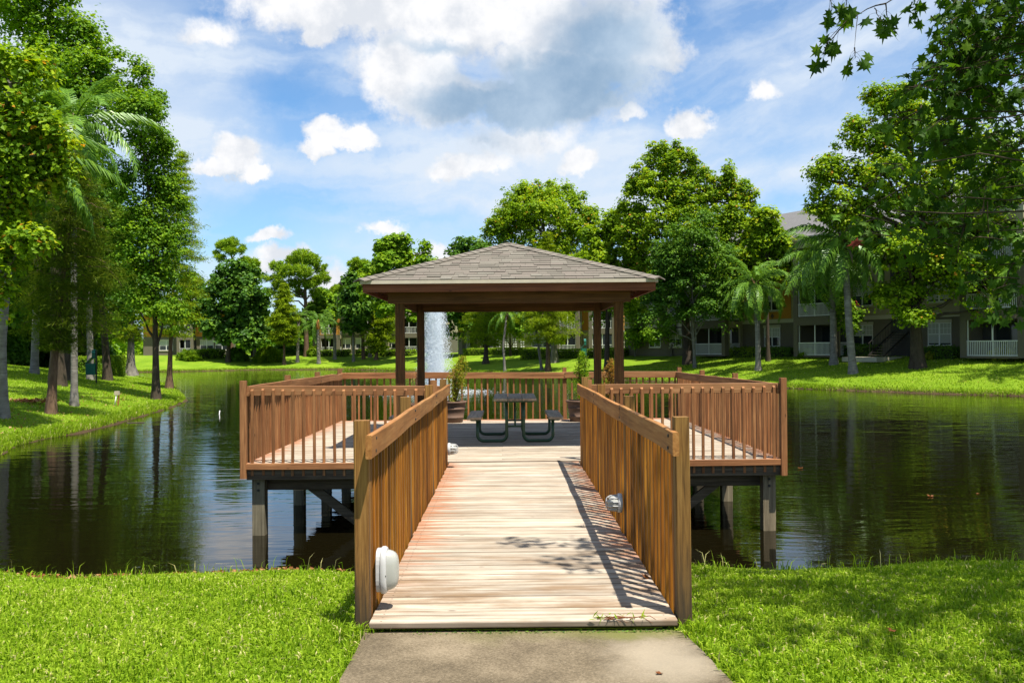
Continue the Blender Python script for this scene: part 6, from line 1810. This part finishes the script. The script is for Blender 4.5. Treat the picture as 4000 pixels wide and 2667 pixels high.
hs = House('dark tan three storey apartment house with white balcony rails on the right bank', O, ANG, .72)
X = lambda px, off=0.0: house_x(px, O, u, off)
xa0, xa1 = X(2700, 2), X(2832, 2); xb0, xb1 = X(3100, 2), X(3262, 2); xc0, xc1 = X(3750, 2), X(4003, 2)
hs.wall(X(2440), X(4250), 0, 11, -.4, 2.86, 'wall_tan'); hs.wall(X(2440), X(4250), 0, 11, 2.864, 8.7, 'wall_cream')
hs.wall(X(2440), X(4250), -.05, -.004, 2.66, 2.95, 'trim_cream', 'belt_course')
hs.bay(xa0, xa1); hs.bay(xb0, xb1); hs.bay(xc0, xc1)
hs.wall(X(2975), X(3092), -.03, -.002, 3.0, 8.4, 'wall_orange', 'orange_panel')
xm = X(3020); hs.p('ornament', MB().raw([(xm - .2, -.07, 3.22), (xm, -.07, 3.0), (xm + .2, -.07, 3.22), (xm, -.07, 3.44), (xm - .2, -.031, 3.22), (xm, -.031, 3.0), (xm + .2, -.031, 3.22), (xm, -.031, 3.44)], [(0, 1, 2, 3), (0, 4, 5, 1), (1, 5, 6, 2), (2, 6, 7, 3), (3, 7, 4, 0)]), 'ornament')
for px in (3018, 3372, 3672, 2640, 2560):
    for f in range(3): hs.window(X(px), f * 2.9 + .78, 1.75 if px < 3700 else 1.9, 1.5, 0 if px != 3018 or f == 0 else -.032, blind=.5 if px != 3672 else .9)
hs.wall(X(3482), X(3568), -.04, -.003, 0, 8.4, 'dark_room', 'breezeway_shade_panel')  # dark sheet on the wall, painted in place of the passage's shade
hs.stairs(X(3440, 1.5), X(3440, 1.5) + 1.25)
hs.wall(X(3440) - .3, X(3440) + 2.6, -3.6, -.2, -.3, .02, 'trim_cream', 'walkway')
hs.roof(X(2440), X(4250), -1.2, 11, 8.9, 3.4)

# ---- house behind the gazebo, facing the camera
O2 = Vector((-4.0, 117.5)); u2 = Vector((0.97, -0.30)).normalized()
h2 = House('pale yellow and tan apartment house behind the gazebo and hedges', O2, math.atan2(u2.y, u2.x), .76, bars=.17)
X2 = lambda px, off=0.0: house_x(px, O2, u2, off)
h2.wall(X2(1790), X2(2420), 0, 10, -.4, 2.86, 'wall_cream'); h2.wall(X2(1790), X2(2420), 0, 10, 2.864, 8.7, 'wall_orange')
h2.bay(X2(1806, 2), X2(1860, 2), side=False); h2.bay(X2(2172, 2), X2(2262, 2)); h2.bay(X2(2300, 2), X2(2405, 2))
for px in (1905, 2100, 2140):
    for f in range(3): h2.window(X2(px), f * 2.9 + .8, 1.5, 1.4)
for px in (1948, 1980, 2012, 2042):
    m = MB(); xx = X2(px)
    for j in range(5):
        for q in (-1, 1): m.lathe([(.0, 0), (.10, .01), (.12, .09), (.10, .17), (0, .18)], 6, xx + q * .15, -.12)
        m.v[-60:] = [(a_, b_, c_ + .5 + j * .30) for a_, b_, c_ in m.v[-60:]]
    h2.p('meter_box', m, 'white_paint')
h2.roof(X2(1790), X2(2420), -1.2, 10, 8.9, 3.2)

# ---- far left houses
O3 = Vector((-30.0, 140.0)); u3 = Vector((0.99, -0.10)).normalized()
h3 = House('tan house with orange upper floor and gabled roof left of the gazebo', O3, math.atan2(u3.y, u3.x), .78, bars=.2)
X3 = lambda px, off=0.0: house_x(px, O3, u3, off)
h3.wall(X3(1222), X3(1745), 0, 11, -.4, 2.9, 'wall_tan'); h3.wall(X3(1222), X3(1745), 0, 11, 2.904, 7.6, 'wall_cream')
h3.bay(X3(1243, 2), X3(1325, 2), floors=2, colors=('wall_tan', 'wall_orange', 'wall_orange')); h3.bay(X3(1425, 2), X3(1510, 2), floors=2); h3.bay(X3(1555, 2), X3(1640, 2), floors=2)
for px in (1350, 1410, 1530, 1680):
    for f in range(2): h3.window(X3(px), f * 2.9 + .8, 1.6, 1.45)
h3.roof(X3(1222), X3(1745), -1.2, 11, 7.8, 3.0)
h3.gable(X3(1318), 4.6, 8.0, 2.0, -1.9, 7); h3.gable(X3(1352), 4.0, 10.2, 1.8, 1.6, 5)
O4 = Vector((-62.0, 141.0)); u4 = Vector((0.985, 0.17)).normalized()
h4 = House('tan house with orange first floor seen below the cypress on the far left', O4, math.atan2(u4.y, u4.x), .78, bars=.2)
X4 = lambda px, off=0.0: house_x(px, O4, u4, off)
h4.wall(X4(560), X4(890), 0, 10, -.4, 2.86, 'wall_tan'); h4.wall(X4(560), X4(890), 0, 10, 2.864, 6.6, 'wall_orange')
h4.bay(X4(690, 2), X4(755, 2), floors=2)
for px in (808, 868, 650):
    for f in range(2): h4.window(X4(px), f * 2.9 + .75, 2.0, 1.5)
h4.roof(X4(560), X4(890), -1.2, 10, 6.8, 2.6)

# ------------------------------------------------------------------ grass


def blades(x, y, h, wd, seed, tone, lean=.55, zoff=0.0, special=.05):
    rg = np.random.default_rng(seed); n = len(x)
    z = ground_z(x, y) + zoff - .005
    a = rg.uniform(0, 2 * pi, n); b = rg.uniform(0, 2 * pi, n)
    L = h * rg.uniform(.5, 1.35, n); ln = rg.beta(1.4, 1.6, n) * lean * 2
    W = np.stack([np.cos(a), np.sin(a), np.zeros(n)], 1) * (wd * rg.uniform(.6, 1.3, n))[:, None] * .5
    D_ = np.stack([np.cos(b), np.sin(b), np.zeros(n)], 1)
    B = np.stack([x, y, z], 1)
    m_ = B + D_ * (L * ln * .35)[:, None] + np.array([0, 0, 1]) * (L * .62)[:, None]
    e = B + D_ * (L * ln * 1.0)[:, None] + np.array([0, 0, 1]) * (L * (1.0 - .45 * ln))[:, None]
    V = np.stack([B - W * .8, B + W * .8, m_ + W, m_ - W, e], 1).reshape(-1, 3)
    i = np.arange(n)[:, None] * 5
    r = np.clip(tone + rg.normal(0, .20, n), .0, .93); r[rg.random(n) < special] = 1.0
    return V, i + np.array([[0, 1, 2, 3]]), i + np.array([[3, 2, 4]]), r


def on_lawn(x, y):
    path = (y < 5.43) & (x > -.895 - .012 * np.sin(y * 9)) & (x < 1.045 + np.clip((5.47 - y) * .125, 0, .16))
    ramp = (y >= 5.40) & (x > -.80) & (x < .97)
    return ~(path | ramp)


def patches(x, y):
    return .5 + .20 * np.sin(x * 2.1 + 1.3 * np.sin(y * 1.7)) * np.sin(y * 2.9 + x * .6) + .12 * np.sin(x * 7.3 + y * 4.1) * np.sin(y * 6.1 - x * 2.0)


pieces = []
N1 = 300000
gy = 3.4 + (9.6 - 3.4) * rng.random(N1) ** 1.15
gx = rng.uniform(-1, 1, N1) * (gy * .60 + 1.5)
k = on_lawn(gx, gy) & (shore_dist(gx, gy) > .55)
gx, gy = gx[k], gy[k]
pieces.append(blades(gx, gy, .041, .0105, 1, .50 + .5 * (patches(gx, gy) - .5), .62))
# longer, darker tufts and seed stalks
N2 = 26000
gy = 3.4 + 5.6 * rng.random(N2); gx = rng.uniform(-1, 1, N2) * (gy * .60 + 1.5)
k = on_lawn(gx, gy) & (np.sin(gx * 3.7 + 2) * np.sin(gy * 4.3) + rng.normal(0, .35, N2) > .35) & (shore_dist(gx, gy) > .7)
pieces.append(blades(gx[k], gy[k], .085, .0095, 2, .30, .5, special=.01))
# fringe along path edges and posts
ex = np.concatenate([-.905 + rng.normal(0, .016, 900), 1.055 + rng.normal(0, .016, 900)]); ey = rng.uniform(3.5, 5.6, 1800)
ey[900:] = rng.uniform(3.5, 5.6, 900); ex[900:] += np.clip((5.47 - ey[900:]) * .125, 0, .16)
pieces.append(blades(ex, ey, .075, .009, 3, .40, .6))
pxs = np.concatenate([rng.normal(-.95, .07, 160), rng.normal(1.12, .07, 160)]); pys = rng.normal(5.40, .06, 320)
pieces.append(blades(pxs, pys, .10, .009, 4, .40, .5))
# weeds and stalks standing at the crest of the bank
sx_ = rng.uniform(-6, 6, 420); sx_ = sx_[(sx_ < -1.0) | (sx_ > 1.2)]; sy_ = 8.0 + rng.normal(0, .22, len(sx_))
pieces.append(blades(sx_, sy_, .17, .006, 5, .45, .5, special=.15))
# shoreline fringe of the other banks, thinning with distance
t_ = rng.integers(9, 43, 90000) % len(SHORE); f_ = rng.random(len(t_))[:, None]
Q = SHORE[t_] * (1 - f_) + SHORE[(t_ + 1) % len(SHORE)] * f_ + rng.normal(0, .28, (len(t_), 2))
dd = shore_dist(Q[:, 0], Q[:, 1]); k = (dd > .02) & (dd < .8) & (np.abs(Q[:, 0]) < Q[:, 1] * .62 + 2)
Q = Q[k]; sc_ = np.clip(Q[:, 1] / 35, .8, 2.2)
pieces.append(blades(Q[:, 0], Q[:, 1], np.where(Q[:, 1] > 42, .11, .19) * sc_ ** .5, .020 * sc_, 6, .42, .6, special=.04))
# lawn tufts on the near part of the left bank and the right bank
N3 = 90000
gy = 22 + 50 * rng.random(N3) ** 1.3; gx = -gy * .60 + rng.random(N3) * gy * .36
k = shore_dist(gx, gy) > .4
gx, gy = gx[k], gy[k]; sc_ = np.clip(gy / 30, .8, 2)
pieces.append(blades(gx, gy, .075 * sc_ ** .5, .016 * sc_, 7, .48 + .4 * (patches(gx * .4, gy * .4) - .5), .8, special=.02))
N4 = 70000
gy = 46 + 34 * rng.random(N4); gx = rng.random(N4) * gy * .62
k = (shore_dist(gx, gy) > .4) & (shore_dist(gx, gy) < 12)
gx, gy = gx[k], gy[k]
pieces.append(blades(gx, gy, .10, .035, 8, .48 + .4 * (patches(gx * .3, gy * .3) - .5), .8, special=.02))
Vs, Qs, Ts, R1, off = [], [], [], [], 0
for V, q_, t3, r in pieces:
    Vs.append(V); Qs.append(q_ + off); Ts.append(t3 + off); R1.append(r); off += len(V)
rr = np.concatenate(R1)
tag(add('grass', mesh_np('grass', np.concatenate(Vs), [np.concatenate(Qs), np.concatenate(Ts)], M['grass'], np.concatenate([rr, rr]))), 'bright green lawn grass on the banks', 'grass', kind='stuff')
